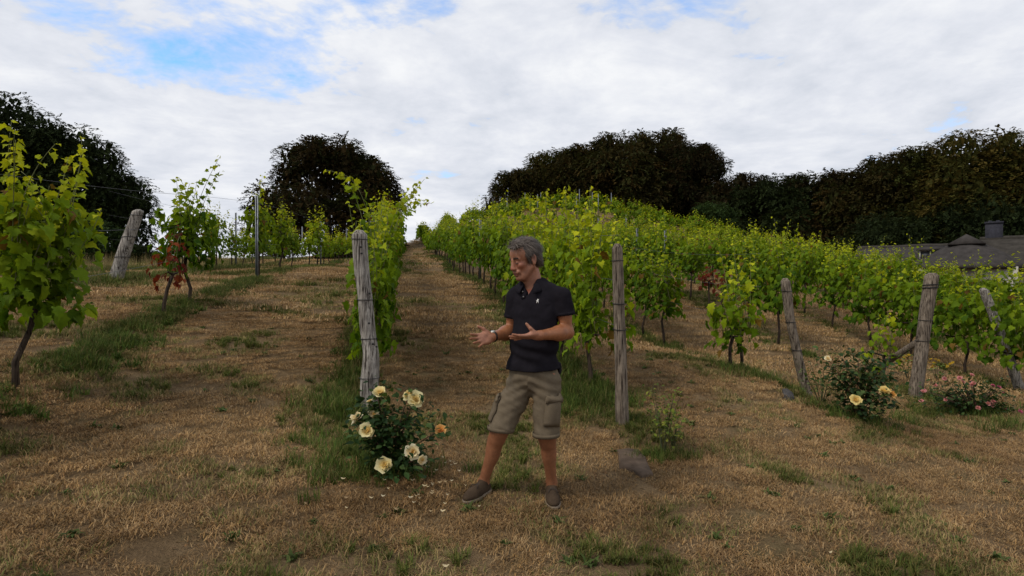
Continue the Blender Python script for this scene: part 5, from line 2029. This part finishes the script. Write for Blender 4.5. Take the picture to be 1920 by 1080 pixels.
        f.cone(a, b, 0.0165, 0.0125, 0.012)
        f.cone(b, c, 0.0120, 0.0092, 0.006)
        return F_, T_, N_
    # his left hand: palm up, thumb raised, fingers across the body
    hand(WL, (-0.97, -0.18, -0.06), (0.1, -0.86, 0.25), (0, 0.2, 1.0),
         ((0.022, 0.022, 0.008), (0.052, 0.038, 0.040), (0.074, 0.034, 0.074)), (0.16, 0.10, 0.08, 0.05), (0.10, 0.03, -0.04, -0.10), drop=(0.02, 0.05, 0.12, 0.2), sc=1.08)
    # his right hand: open towards the viewer, thumb up
    hand(WR, (-0.74, -0.62, -0.10), (-0.30, 0.25, 0.90), (0.55, -0.75, 0.42),
         ((0.022, 0.026, 0.004), (0.052, 0.062, 0.010), (0.082, 0.086, 0.006)), (0.22, 0.20, 0.25, 0.30), (0.12, 0.02, -0.12, -0.38), sc=1.06)

    # head
    f.ell(H(-0.004, 0, 0.048), np.array((0.098, 0.076, 0.084)) * S, HX, 0.02)
    f.ell(H(0.040, 0, 0.040), np.array((0.054, 0.062, 0.062)) * S, HX, 0.02)
    f.ell(H(0.042, 0, -0.030), np.array((0.050, 0.056, 0.072)) * S, HX, 0.025)
    f.ell(H(0.050, 0, -0.085), np.array((0.040, 0.042, 0.034)) * S, HX, 0.02)
    f.ell(H(0.078, 0, -0.104), np.array((0.019, 0.022, 0.018)) * S, HX, 0.018)
    for s in (-1, 1):
        f.cone(H(-0.002, s * 0.056, -0.045), H(0.060, s * 0.024, -0.104), 0.020 * S, 0.018 * S, 0.02)
        f.ell(H(0.066, s * 0.042, -0.022), np.array((0.022, 0.020, 0.018)) * S, HX, 0.015)
        f.ell(H(0.104, s * 0.031, 0.001), np.array((0.016, 0.017, 0.012)) * S, HX, 0.012, 'sub')
        f.cone(H(0.088, s * 0.012, 0.019), H(0.078, s * 0.046, 0.019), 0.0105 * S, 0.009 * S, 0.010)
        f.ell(H(0.0815, s * 0.031, -0.001), np.array((0.0135, 0.0145, 0.0125)) * S, HX, 0.004)      # lids
        f.cone(H(0.080, s * 0.020, -0.017), H(0.074, s * 0.044, -0.013), 0.0052 * S, 0.004 * S, 0.006)  # bag under the eye
        f.ell(H(0.098, s * 0.0135, -0.040), np.array((0.012, 0.009, 0.009)) * S, HX, 0.007)
        f.cone(H(0.100, s * 0.020, -0.046), H(0.086, s * 0.036, -0.074), 0.0028 * S, 0.0028 * S, 0.008, 'sub')   # fold beside the mouth
        # ear
        ea = np.array([hf * 0.97 + hu * 0.2, hl * s, hu * 0.97 - hf * 0.2])
        f.ell(H(-0.012, s * 0.079, -0.002), np.array((0.019, 0.0085, 0.034)) * S, ea, 0.006)
        f.ell(H(-0.008, s * 0.0885, 0.003), np.array((0.0105, 0.007, 0.020)) * S, ea, 0.005, 'sub')
        f.ell(H(-0.006, s * 0.079, -0.030), np.array((0.010, 0.007, 0.010)) * S, ea, 0.005)
    f.cone(H(0.091, 0, 0.012), H(0.108, 0, -0.032), 0.0105 * S, 0.0145 * S, 0.014)
    f.ell(H(0.110, 0, -0.036), np.array((0.0115, 0.0125, 0.0105)) * S, HX, 0.008)
    f.cone(H(0.088, -0.024, -0.062), H(0.088, 0.024, -0.062), 0.012 * S, 0.012 * S, 0.012)
    f.cone(H(0.0965, -0.014, -0.0655), H(0.0965, 0.014, -0.0655), 0.0065 * S, 0.0065 * S, 0.006)
    f.cone(H(0.0950, -0.013, -0.0790), H(0.0950, 0.013, -0.0790), 0.0072 * S, 0.0072 * S, 0.006)
    f.cone(H(0.1075, -0.022, -0.0715), H(0.1075, 0.022, -0.0715), 0.0055 * S, 0.0055 * S, 0.004, 'sub')
    V, Qd = f.surface(2)

    # skin colours: tanned, redder nose, cheeks and neck, paler palms, stubble on the jaw
    lo = (V - HC) @ HX.T / S
    col = np.tile(np.array((0.27, 0.112, 0.050)), (len(V), 1))
    def blend(c, w):
        w = np.clip(w, 0, 1)[:, None]
        col[:] = col * (1 - w) + np.array(c) * w
    hd = np.linalg.norm(V - HC, axis=1) < 0.2
    blend((0.30, 0.138, 0.080), hd * 1.0)
    blend((0.255, 0.090, 0.052), hd * 0.7 * np.exp(-(np.linalg.norm(lo - [0.115, 0, -0.03], axis=1) / 0.025) ** 2))
    blend((0.25, 0.085, 0.050), hd * 0.8 * np.exp(-((np.linalg.norm(np.abs(lo) * [1, 1, 0] + lo * [0, 0, 1] - [0.07, 0.045, -0.02], axis=1)) / 0.03) ** 2))
    blend((0.22, 0.105, 0.066), hd * 0.6 * np.clip((-lo[:, 2] - 0.05) / 0.02, 0, 1) * (lo[:, 0] > 0.0))
    blend((0.20, 0.062, 0.050), hd * 0.9 * np.exp(-((lo[:, 2] + 0.072) / 0.011) ** 2) * (np.abs(lo[:, 1]) < 0.024) * (lo[:, 0] > 0.088))
    blend((0.03, 0.012, 0.01), hd * 0.9 * np.exp(-((lo[:, 2] + 0.0715) / 0.0032) ** 2) * (np.abs(lo[:, 1]) < 0.023) * (lo[:, 0] > 0.09))
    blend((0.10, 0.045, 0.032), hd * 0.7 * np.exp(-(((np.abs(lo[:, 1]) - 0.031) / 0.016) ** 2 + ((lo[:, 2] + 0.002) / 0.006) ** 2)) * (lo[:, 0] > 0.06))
    blend((0.26, 0.080, 0.045), (np.abs(V[:, 2] - (NB[2] + 0.02)) < 0.09) * ~hd * 0.9 * (np.linalg.norm((V - NB)[:, :2], axis=1) < 0.13))
    for W_ in (WR, WL):
        w = np.clip(1.3 - np.linalg.norm(V - (W_ + np.array([-0.08, -0.03, 0])), axis=1) / 0.09, 0, 1)
        blend((0.33, 0.165, 0.115), w * 0.85)
    blend((0.215, 0.094, 0.048), 0.8 * ((V[:, 2] < base[2] + 0.6)))
    # shade painted into the ear hollow, crow's feet, under-eye line and nose-to-mouth crease
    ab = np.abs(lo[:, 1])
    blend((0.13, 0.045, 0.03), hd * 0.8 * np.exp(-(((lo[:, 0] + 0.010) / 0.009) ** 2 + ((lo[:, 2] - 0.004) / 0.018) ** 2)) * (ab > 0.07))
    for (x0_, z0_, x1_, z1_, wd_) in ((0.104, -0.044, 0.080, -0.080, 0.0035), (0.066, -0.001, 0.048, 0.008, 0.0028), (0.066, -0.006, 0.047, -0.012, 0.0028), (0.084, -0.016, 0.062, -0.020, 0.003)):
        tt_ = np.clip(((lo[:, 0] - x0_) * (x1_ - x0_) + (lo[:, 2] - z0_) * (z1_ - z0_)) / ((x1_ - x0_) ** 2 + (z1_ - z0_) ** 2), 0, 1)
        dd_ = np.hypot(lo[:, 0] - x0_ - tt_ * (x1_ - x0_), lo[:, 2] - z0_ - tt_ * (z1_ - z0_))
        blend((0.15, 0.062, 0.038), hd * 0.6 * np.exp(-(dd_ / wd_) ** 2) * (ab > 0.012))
    col *= (0.88 + 0.24 * fbm(V[:, 0] * 22, V[:, 1] * 22, V[:, 2] * 22, 5, 3))[:, None]
    body = put('body', V, Qd, M_SKIN, col)

    # eyes (almost closed, looking down) and eyebrows
    for s in (-1, 1):
        c = H(0.0865, s * 0.031, -0.0055)
        e = Field(c - 0.03, c + 0.03, 0.0018)
        e.ell(c, np.array((0.0105, 0.0115, 0.0042)) * S, HX, 0.001)
        v, q = e.surface(1)
        put('eye', v, q, M_EYE)
        mb = MB()
        r = np.random.default_rng(50 + s)
        for i in range(190):
            t = r.uniform(0, 1)
            p0 = H(0.0985 - 0.018 * t ** 1.6, s * (0.012 + 0.038 * t), 0.0215 + 0.005 * math.sin(t * 3) + r.normal(0, 0.0026))
            p1 = p0 + S * (hf * 0.004 + hl * s * 0.008 + hu * r.normal(0.003, 0.002))
            mb.tube([p0 - base, p1 - base], [0.0011, 0.0004], 3, (0.10, 0.075, 0.06))
        o = mb.build('eyebrow', M_HAIR, root)
        o['kind'] = 'stuff'

    # --- hair: close grey cap plus combed strands
    h = Field(HC - 0.17, HC + 0.18, 0.0042)
    h.ell(H(-0.014, 0, 0.054), np.array((0.096, 0.079, 0.083)) * S, HX, 0.01)
    h.ell(H(-0.055, 0, 0.006), np.array((0.052, 0.070, 0.075)) * S, HX, 0.02)
    h.ell(H(0.010, 0, 0.106), np.array((0.070, 0.052, 0.030)) * S, HX, 0.02)
    h.ell(H(0.066, 0.012, 0.098), np.array((0.030, 0.046, 0.022)) * S, HX, 0.012)
    for s in (-1, 1):
        h.ell(H(0.012, s * 0.064, 0.030), np.array((0.020, 0.014, 0.046)) * S, HX, 0.012)          # sideburn
        h.ell(H(-0.008, s * 0.088, -0.004), np.array((0.026, 0.026, 0.036)) * S, HX, 0.004, 'sub')   # clear of the ear
    h.ell(H(0.124, 0, 0.014), np.array((0.098, 0.11, 0.076)) * S, HX, 0.010, 'sub')                # clear of the face
    h.cut(H(-0.05, 0, -0.055), -hu * 0.95 + hf * 0.2)
    v, q = h.surface(2)
    nrm = vnormals(v, q)
    l2 = (v - HC) @ HX.T / S
    v = v + nrm * ((fbm(l2[:, 0] * 30, l2[:, 1] * 60, l2[:, 2] * 40, 8, 3) - 0.5) * 0.012)[:, None]
    hc = np.array((0.042, 0.033, 0.027)) * (0.5 + 1.0 * fbm(l2[:, 0] * 40, l2[:, 1] * 60, l2[:, 2] * 30, 4, 3))[:, None]
    hair = put('hair', v, q, M_HAIR, hc)
    r = np.random.default_rng(4)
    keep = np.argwhere(l2[:, 2] > -0.04)[:, 0]
    pick = r.choice(keep, 7000)
    VV, QQ, CC, off = [], [], [], 0
    for i in pick:
        p, n_, l_ = v[i], nrm[i], l2[i]
        if n_ @ (p - HC) < 0 or (abs(l_[1]) > 0.055 and -0.035 < l_[0] < 0.03 and l_[2] < 0.045):
            continue
        # comb: back from the brow on top, down at the sides
        g = -hf * 0.55 + hl * np.sign(l_[1]) * 0.25 - hu * (0.75 if abs(l_[1]) > 0.045 or l_[0] < -0.05 else 0.05)
        if l_[2] > 0.085 and l_[0] > r.normal(0.015, 0.03):
            g = hf * (r.normal(0.5, 0.3) if r.uniform() < 0.22 else r.normal(-0.6, 0.25)) + hl * (0.35 + r.normal(0, 0.25)) + hu * 0.35
        g = g + r.normal(0, 0.13, 3)
        g = g - (g @ n_) * n_
        g /= np.linalg.norm(g) + 1e-6
        L = r.uniform(0.03, 0.065) * (1.35 if l_[2] > 0.09 else 0.95)
        lift = r.uniform(0.05, 0.45) * (1.5 if l_[2] > 0.08 else 0.8)
        t = np.linspace(0, 1, 5)[:, None]
        pts = p - n_ * 0.003 + g * L * t + n_ * (L * lift) * (t - 0.8 * t * t) - up * L * 0.15 * t * t
        w = np.cross(g, n_) * r.uniform(0.0008, 0.0015)
        wd = np.array([0.8, 1.0, 0.9, 0.6, 0.15])[:, None]
        V2 = np.stack([pts - w * wd, pts + w * wd], 1).reshape(-1, 3) - base
        VV.append(V2)
        QQ.append(np.array([(k * 2, k * 2 + 1, k * 2 + 3, k * 2 + 2) for k in range(4)]) + off)
        grey = r.uniform(0, 1) ** 1.7
        front = 0.25 if (l_[2] > 0.08 and l_[0] > 0.0) else 0
        c = np.array((0.045, 0.034, 0.028)) * (1 - grey) + np.array((0.15, 0.122, 0.100)) * min(1.3, grey + front)
        CC.append(np.repeat(c[None], 10, 0))
        off += 10
    o = obj('hair_strands', mk_mesh('hair_strands', np.concatenate(VV), None, np.concatenate(QQ), np.concatenate(CC), True, [M_HAIR]), hair)
    o['kind'] = 'stuff'

    # --- polo shirt
    s = Field(base + [-0.36, -0.34, 0.78], base + [0.42, 0.36, 1.66], 0.0042)
    s.ell(Q(1006, 575, 0.0), (0.166, 0.122, 0.165), AX, 0.03)
    s.ell(Q(1006, 600, -0.01), (0.160, 0.128, 0.15), AX, 0.05)
    s.ell(Q(1002, 640, -0.01), (0.170, 0.134, 0.16), AX, 0.06)
    s.ell(Q(999, 695, 0.0), (0.190, 0.142, 0.16), AX, 0.06)
    s.cone(SR, SL, 0.050, 0.050, 0.05)
    s.cone(NB + up * 0.005, SR * 0.8 + NB * 0.2 + up * 0.012, 0.060, 0.044, 0.04)
    s.cone(NB + up * 0.005, SL * 0.8 + NB * 0.2 + up * 0.012, 0.060, 0.046, 0.04)
    s.cone(NB - up * 0.03, NB - up * 0.012, 0.085, 0.082, 0.05)
    SEr = SR * 0.40 + ER * 0.60
    SEl = SL * 0.48 + EL * 0.52
    s.cone(SR - up * 0.004, SEr + (ER - SR) * 0.15, 0.058, 0.060, 0.03)
    s.cone(SL - up * 0.004, SEl + (EL - SL) * 0.15, 0.060, 0.064, 0.03)
    # armpit folds
    s.cut(SEr, ER - SR, SEr - 0.10, SEr + np.array([0.035, 0.10, 0.02]))
    s.cut(SEl, (EL - SL) + np.array([0.0, 0, 0.0]) , SEl - np.array([0.055, 0.09, 0.09]), SEl + np.array([0.10, 0.09, 0.06]))
    s.cut(Q(1000, 690), np.array([0.05, 0.06, -1]))
    # neck opening and the open placket
    s.cone(NB + up * 0.07 + fwd * 0.0, NB - up * 0.015 + fwd * 0.02, 0.078, 0.064, 0.01, 'sub')
    vb = NB - up * 0.055 + fwd * 0.10
    s.cone(NB + fwd * 0.085 + up * 0.05, vb - up * 0.01, 0.052, 0.014, 0.01, 'sub')
    v, q = s.surface(2)
    n_ = vnormals(v, q)
    L = (v - Q(1003, 620)) @ AX.T                    # left, forward, up in the chest frame
    # drag folds: radiate from the armpits and gather above the hem
    wr = np.zeros(len(v))
    wr += 0.0095 * (fbm(L[:, 0] * 9 + L[:, 2] * 5, L[:, 1] * 5, L[:, 2] * 9 - L[:, 0] * 6, 3, 3) - 0.5) * 2
    for sx in (-1, 1):
        ap = np.array([sx * 0.15, 0.03, 0.19])
        dv = L - ap
        rad = np.linalg.norm(dv, axis=1)
        an = np.arctan2(dv[:, 2], dv[:, 0] * -sx)
        wr += 0.0010 * np.sin(an * 5 + 1.3 * sx + 2 * vnoise(L[:, 0] * 12, L[:, 2] * 12, L[:, 1] * 9, 4)) * np.exp(-((rad - 0.09) / 0.075) ** 2)
    wr += 0.0060 * np.sin(L[:, 2] * 75 + L[:, 0] * 22 + 3 * vnoise(L[:, 0] * 9, L[:, 2] * 9, L[:, 1] * 4, 2)) * np.exp(-((L[:, 2] + 0.15) / 0.10) ** 2) * (0.35 + vnoise(L[:, 0] * 6, L[:, 2] * 4, 0, 6))
    v = v + n_ * wr[:, None]
    shirt = put('polo_shirt', v, q, M_SHIRT)

    def on_shirt(px, py, off=0.004):
        """front of the shirt at a place in the photograph"""
        pr = Q(px, py)
        dv = v - pr
        ray = pr - np.array([0, 0, CAMZ])
        ray /= np.linalg.norm(ray)
        t = dv @ ray
        dist = np.linalg.norm(dv - t[:, None] * ray, axis=1)
        k = np.argwhere(dist < 0.012)[:, 0]
        j = k[np.argmin(t[k])]
        return v[j] + n_[j] * off, n_[j]
    # back tail of the shirt hanging lower at his left hip
    tb = Field(base + [0.0, -0.3, 0.66], base + [0.40, 0.3, 1.1], 0.0045)
    tb.ell(Q(1003, 690, 0.04), (0.186, 0.140, 0.16), AX, 0.03)
    tb.ell(Q(1000, 690, 0.0), (0.172, 0.128, 0.30), AX, 0.005, 'sub')
    tb.cut(Q(1060, 701), np.array([0.02, 0.1, -1]))
    tb.cut(Q(1055, 680), np.array([0, 0, 1]))
    tb.cut(Q(1044, 690, -0.02), np.array([-1.0, -0.5, 0.0]))
    v2, q2 = tb.surface(1)
    if len(v2):
        put('shirt_tail', v2, q2, M_SHIRT, None, shirt)
    # collar: folded band round the neck, open at the front
    nb, nt_ = 41, 5
    CV = []
    for i in range(nb):
        ph = (i / (nb - 1) * 2 - 1) * math.radians(152)       # 0 at the nape
        back = -fwd * math.cos(ph) + lft * math.sin(ph)
        fr = (1 - math.cos(ph)) / 2
        for j in range(nt_):
            t = j / (nt_ - 1)
            rad = 0.078 + 0.036 * t + 0.004 * math.sin(ph * 3)
            zz = 0.050 - 0.052 * fr ** 1.2 - 0.050 * t ** 1.3 - 0.012 * t * fr
            fo = fwd * (0.030 * fr + 0.020 * fr * t)
            CV.append(NB + back * rad * (1.0 - 0.06 * fr) + fo + up * zz)
    CV = np.array(CV)
    qs = np.array([(i * nt_ + j, (i + 1) * nt_ + j, (i + 1) * nt_ + j + 1, i * nt_ + j + 1) for i in range(nb - 1) for j in range(nt_ - 1)])
    o = put('collar', CV, qs, M_SHIRT, None, shirt)
    so = o.modifiers.new('thickness', 'SOLIDIFY')
    so.thickness = 0.006
    # sleeve cuffs
    for (c, ax_, rad) in ((SEr, ER - SR, 0.0605), (SEl, EL - SL, 0.0655)):
        x_, y_, d_ = frame_from(ax_)
        a = np.arange(25) * 2 * math.pi / 24
        mb = MB()
        pts = c - d_ * 0.010 - base + rad * (np.cos(a)[:, None] * x_ + np.sin(a)[:, None] * y_)
        R1 = np.concatenate([pts + d_ * 0.010, pts - d_ * 0.012])
        mb.add(R1, [(i, i + 1, 26 + i, 25 + i) for i in range(24)])
        o = mb.build('cuff', M_SHIRT, shirt, True)
        so = o.modifiers.new('thickness', 'SOLIDIFY')
        so.thickness = 0.006
        so.offset = 0
    # placket, button, embroidered rider emblem
    pl = [on_shirt(px, py, 0.002) for px, py in ((984, 545), (981, 552), (978, 560))]
    mb = MB()
    ctr = np.array([p for p, _ in pl])
    side = lft * 0.014
    nn_ = pl[1][1] * 0.004
    mb.add(np.concatenate([ctr - side + nn_, ctr + side + nn_, ctr - side - nn_, ctr + side - nn_]) - base,
           [(0, 1, 4, 3), (1, 2, 5, 4), (6, 9, 10, 7), (7, 10, 11, 8), (0, 6, 7, 1), (1, 7, 8, 2), (3, 4, 10, 9), (4, 5, 11, 10), (2, 8, 11, 5)])
    mb.build('placket', M_SHIRT, shirt)
    for (px, py) in ((979, 545.5), (979.5, 556)):
        p, n2 = on_shirt(px, py, 0.006)
        mb = MB()
        mb.tube([p - base, p + n2 * 0.004 - base], [0.0052, 0.0048], 10)
        mb.build('button', M_BUTTON, shirt, True)
    p, n2 = on_shirt(1006.5, 562, 0.003)
    x_ = lft - (lft @ n2) * n2
    x_ /= np.linalg.norm(x_)
    y_ = np.cross(n2, x_) if np.cross(n2, x_)[2] > 0 else -np.cross(n2, x_)
    shape = [(-.9, -1.5), (-.55, -1.5), (-.35, -.65), (.25, -.7), (.55, -1.5), (.85, -1.45), (.7, -.5), (.8, .05), (.55, .25), (.25, .2), (.35, .75), (.95, 1.35), (.85, 1.5), (.2, 1.0), (.1, 1.45), (-.2, 1.45), (-.3, .95), (-.25, .35), (-.65, .45), (-1.0, .2), (-.95, 0.0), (-.6, .05), (-.65, -.5)]
    pts = np.array([p + 0.0085 * (a * x_ + b * 1.15 * y_) for a, b in shape]) - base
    ctr = (p + 0.0085 * (-0.05 * y_)) - base
    k = len(pts)
    Vv = np.vstack([pts + n2 * 0.003, [ctr + n2 * 0.004], pts - n2 * 0.004])
    me = mk_mesh('rider_emblem', Vv, [(k, i, (i + 1) % k) for i in range(k)], [(i, i + k + 1, (i + 1) % k + k + 1, (i + 1) % k) for i in range(k)], None, False, [M_WHITE])
    o = obj('rider_emblem', me, shirt)
    o['label'] = 'small white embroidered rider emblem on the chest'

    # --- cargo shorts
    s = Field(base + [-0.36, -0.32, 0.42], base + [0.36, 0.34, 1.06], 0.0045)
    s.ell(Q(1001, 700, 0.0), (0.168, 0.126, 0.14), AX, 0.03)
    KR2, KL2 = Q(939, 806, -0.025), Q(1024, 816, -0.05)
    s.cone(Q(976, 722, 0.03), KR2, 0.098, 0.086, 0.035)
    s.cone(Q(1026, 722, -0.04), KL2, 0.098, 0.086, 0.035)
    s.cut(KR2, np.array([-0.05, 0.05, -1]) + (KR2 - HR) * 0.6, base + [-0.4, -0.4, 0.40], np.array([Q(982, 0)[0], base[1] + 0.4, base[2] + 0.70]))
    s.cut(KL2, np.array([0.02, 0.05, -1]), np.array([Q(983, 0)[0], base[1] - 0.4, base[2] + 0.40]), base + [0.4, 0.4, 0.70])
    v, q = s.surface(2)
    n_ = vnormals(v, q)
    L = v - base
    w1 = fbm(L[:, 0] * 8, L[:, 1] * 6, L[:, 2] * 16 + L[:, 0] * 8, 12, 3) - 0.5
    w2 = np.sin(L[:, 2] * 95 + L[:, 0] * 40 * np.sign(L[:, 0] - 0.03) + 5 * vnoise(L[:, 0] * 7, L[:, 1] * 7, L[:, 2] * 7, 5))
    cr = np.exp(-((L[:, 2] - 0.78) / 0.10) ** 2)
    wr = 0.020 * w1 + 0.0075 * w2 * (0.3 + cr) * vnoise(L[:, 0] * 9, L[:, 1] * 9, L[:, 2] * 5, 9)
    v = v + n_ * wr[:, None]
    shorts = put('cargo_shorts', v, q, M_SHORTS)

    def surf_point(p, dirv):
        dv = v - p
        t = dv @ dirv
        dist = np.linalg.norm(dv - t[:, None] * dirv, axis=1)
        k = np.argwhere(dist < 0.014)[:, 0]
        j = k[np.argmax(t[k])]
        return v[j]
    # hems, pockets with flaps, fly and crease
    def pocket(c0, c1, out, wide, name='pocket'):
        """bulged pocket between two points down the thigh, facing out"""
        out = np.asarray(out, float) / np.linalg.norm(out)
        ax_ = c1 - c0
        Lh = np.linalg.norm(ax_)
        ax_ = ax_ / Lh
        sd = np.cross(out, ax_)
        sd /= np.linalg.norm(sd)
        m, k = 9, 9
        Vp = []
        for i in range(m):
            for j in range(k):
                a_, b_ = i / (m - 1), j / (k - 1) * 2 - 1
                pp_ = c0 + ax_ * Lh * a_ + sd * wide * b_
                core = c0 + ax_ * Lh * a_ - out * 0.15
                sp = surf_point(pp_ - out * 0.12, out)
                ed = min(1, 6 * min(a_, 1 - a_) + 0.05) * min(1, 4 * (1 - abs(b_)) + 0.05)
                Vp.append(sp + out * (0.004 + 0.017 * ed * (0.75 + 0.5 * vnoise(np.array([a_ * 5]), np.array([b_ * 3]), 0, 3)[0])))
        Vp = np.array(Vp)
        qp = np.array([(i * k + j, i * k + j + 1, (i + 1) * k + j + 1, (i + 1) * k + j) for i in range(m - 1) for j in range(k - 1)])
        o = put(name, Vp, qp, M_SHORTS, None, shorts)
        so = o.modifiers.new('thickness', 'SOLIDIFY')
        so.thickness = 0.010
        so.offset = 0
        # flap over the mouth of the pocket
        fl = []
        for i in range(4):
            for j in range(k):
                a_, b_ = i / 3 * 0.27 - 0.05, (j / (k - 1) * 2 - 1) * 1.10
                sp = surf_point(c0 + ax_ * Lh * a_ + sd * wide * b_ - out * 0.12, out)
                fl.append(sp + out * (0.012 + 0.014 * min(1, i)))
        qf = np.array([(i * k + j, i * k + j + 1, (i + 1) * k + j + 1, (i + 1) * k + j) for i in range(3) for j in range(k - 1)])
        f2 = put('flap', np.array(fl), qf, M_SHORTS, None, o)
        so = f2.modifiers.new('thickness', 'SOLIDIFY')
        so.thickness = 0.007
        so.offset = 0
    try:
        pocket(Q(1034, 742, -0.11), Q(1034, 800, -0.12), np.array([0.62, -0.78, 0]), 0.062)
        pocket(Q(945, 738, 0.03), Q(927, 786, 0.0), np.array([-0.95, -0.3, 0.05]), 0.055)
    except Exception as ex:
        print('pocket', ex)
    # raised hem bands
    for (c, rad, nrm) in ((KR2, 0.087, np.array([-0.05, 0.05, -1]) + (KR2 - HR) * 0.6), (KL2, 0.087, np.array([0.02, 0.05, -1]))):
        nrm = -nrm / np.linalg.norm(nrm)
        x_, y_, d_ = frame_from(nrm, (0, 1, 0))
        a = np.arange(29) * 2 * math.pi / 28
        ring = np.cos(a)[:, None] * x_ + np.sin(a)[:, None] * y_
        wob = (1 + 0.03 * np.sin(a * 3 + rad * 900))[:, None]
        mb = MB()
        mb.add(np.concatenate([c + ring * rad * 1.01 * wob - d_ * 0.004, c + ring * rad * 1.03 * wob + d_ * 0.022]) - base, [(i, i + 1, 30 + i, 29 + i) for i in range(28)])
        o = mb.build('hem', M_SHORTS, shorts, True)
        so = o.modifiers.new('thickness', 'SOLIDIFY')
        so.thickness = 0.006
        so.offset = 0

    # --- watch on his right wrist
    x_, y_, d_ = frame_from(WR - ER)
    c = WR * 0.94 + ER * 0.06
    a = np.arange(21) * 2 * math.pi / 20
    ring = np.cos(a)[:, None] * x_ + np.sin(a)[:, None] * y_
    mb = MB()
    mb.add(np.concatenate([c + ring * 0.0325 - d_ * 0.009, c + ring * 0.0325 + d_ * 0.009]) - base, [(i, i + 1, 22 + i, 21 + i) for i in range(20)])
    wch = mb.build('wrist_watch', M_WATCH, root, True)
    so = wch.modifiers.new('thickness', 'SOLIDIFY')
    so.thickness = 0.004
    mb = MB()
    n3 = np.array([0.0, -0.25, 1.0]); n3 /= np.linalg.norm(n3)
    mb.tube([c + n3 * 0.031 - base, c + n3 * 0.040 - base], [0.017, 0.015], 14)
    mb.build('watch_case', M_WATCHM, wch, True)

    # --- boat shoes
    def shoe(heel, toe, ankle):
        heel = np.array([heel[0], heel[1], g1(*heel) + 0.012])
        toe = np.array([toe[0], toe[1], g1(*toe) + 0.012])
        d_ = toe - heel
        Ln = np.linalg.norm(d_)
        d_ /= Ln
        s_ = np.cross(d_, up); s_ /= np.linalg.norm(s_)
        u_ = np.cross(s_, d_)
        A = np.array([d_, s_, u_])
        ball = heel + d_ * Ln * 0.70
        lo_, hi_ = np.minimum(heel, toe) - 0.12, np.maximum(heel, toe) + 0.16
        f1 = Field(lo_, hi_, 0.004)
        f1.ell(heel + d_ * Ln * 0.20 + u_ * 0.030, (0.070, 0.034, 0.042), A, 0.02)
        f1.ell(ball + u_ * 0.022, (0.085, 0.047, 0.036), A, 0.03)
        f1.ell(heel + d_ * Ln * 0.48 + u_ * 0.032, (0.085, 0.038, 0.042), A, 0.03)
        f1.cone(heel + d_ * Ln * 0.16 + u_ * 0.04, heel + d_ * Ln * 0.20 + u_ * 0.072, 0.032, 0.034, 0.02)
        f1.cut(heel - u_ * 0.002, -u_)
        f1.ell(ankle + (-up * 0.015), (0.040, 0.036, 0.034), A, 0.008, 'sub')
        vv, qq = f1.surface(2)
        o = put('shoe', vv, qq, M_SHOE)
        f2 = Field(lo_, hi_, 0.004)
        f2.ell(heel + d_ * Ln * 0.18 + u_ * 0.0, (0.076, 0.040, 0.03), A, 0.02)
        f2.ell(ball, (0.090, 0.052, 0.03), A, 0.03)
        f2.ell(heel + d_ * Ln * 0.45, (0.09, 0.040, 0.03), A, 0.03)
        f2.cut(heel + u_ * 0.010, u_)
        f2.cut(heel - u_ * 0.014, -u_)
        vv, qq = f2.surface(1)
        put('sole', vv, qq, M_SOLE, None, o)
        # moccasin seam round the toe and laces over the tongue
        a = np.linspace(-1.9, 1.9, 25)
        seam = ball + u_ * 0.050 + np.cos(a)[:, None] * d_ * 0.052 + np.sin(a)[:, None] * s_ * 0.030 - (np.cos(a)[:, None] > 0.3) * np.cos(a)[:, None] * u_ * 0.008
        mb = MB()
        mb.tube(seam - base, 0.0035, 6)
        mb.build('toe_seam', M_LACE, o, True)
        for t_ in (0.40, 0.47):
            cpt = heel + d_ * Ln * t_ + u_ * 0.073
            mb = MB()
            mb.tube([cpt + s_ * 0.026 - u_ * 0.010 - base, cpt + s_ * 0.008 + u_ * 0.004 - base, cpt - s_ * 0.008 + u_ * 0.004 - base, cpt - s_ * 0.026 - u_ * 0.010 - base], 0.0028, 6)
            mb.build('lace', M_LACE, o, True)
        for sg in (-1, 1):
            cpt = heel + d_ * Ln * 0.49 + u_ * 0.074
            mb = MB()
            mb.tube([cpt - base, cpt + s_ * sg * 0.022 + d_ * 0.018 + u_ * 0.006 - base, cpt + s_ * sg * 0.030 + d_ * 0.034 - u_ * 0.012 - base], 0.0025, 6)
            mb.build('lace', M_LACE, o, True)
    hr, tr_ = Q(915, 0, 0.09), Q(873, 0, -0.10)
    hl_, tl_ = Q(1033, 0, 0.10), Q(1039, 0, -0.14)
    shoe((hr[0], hr[1]), (tr_[0], tr_[1]), AR)
    shoe((hl_[0], hl_[1]), (tl_[0], tl_[1]), AL)


build_man()
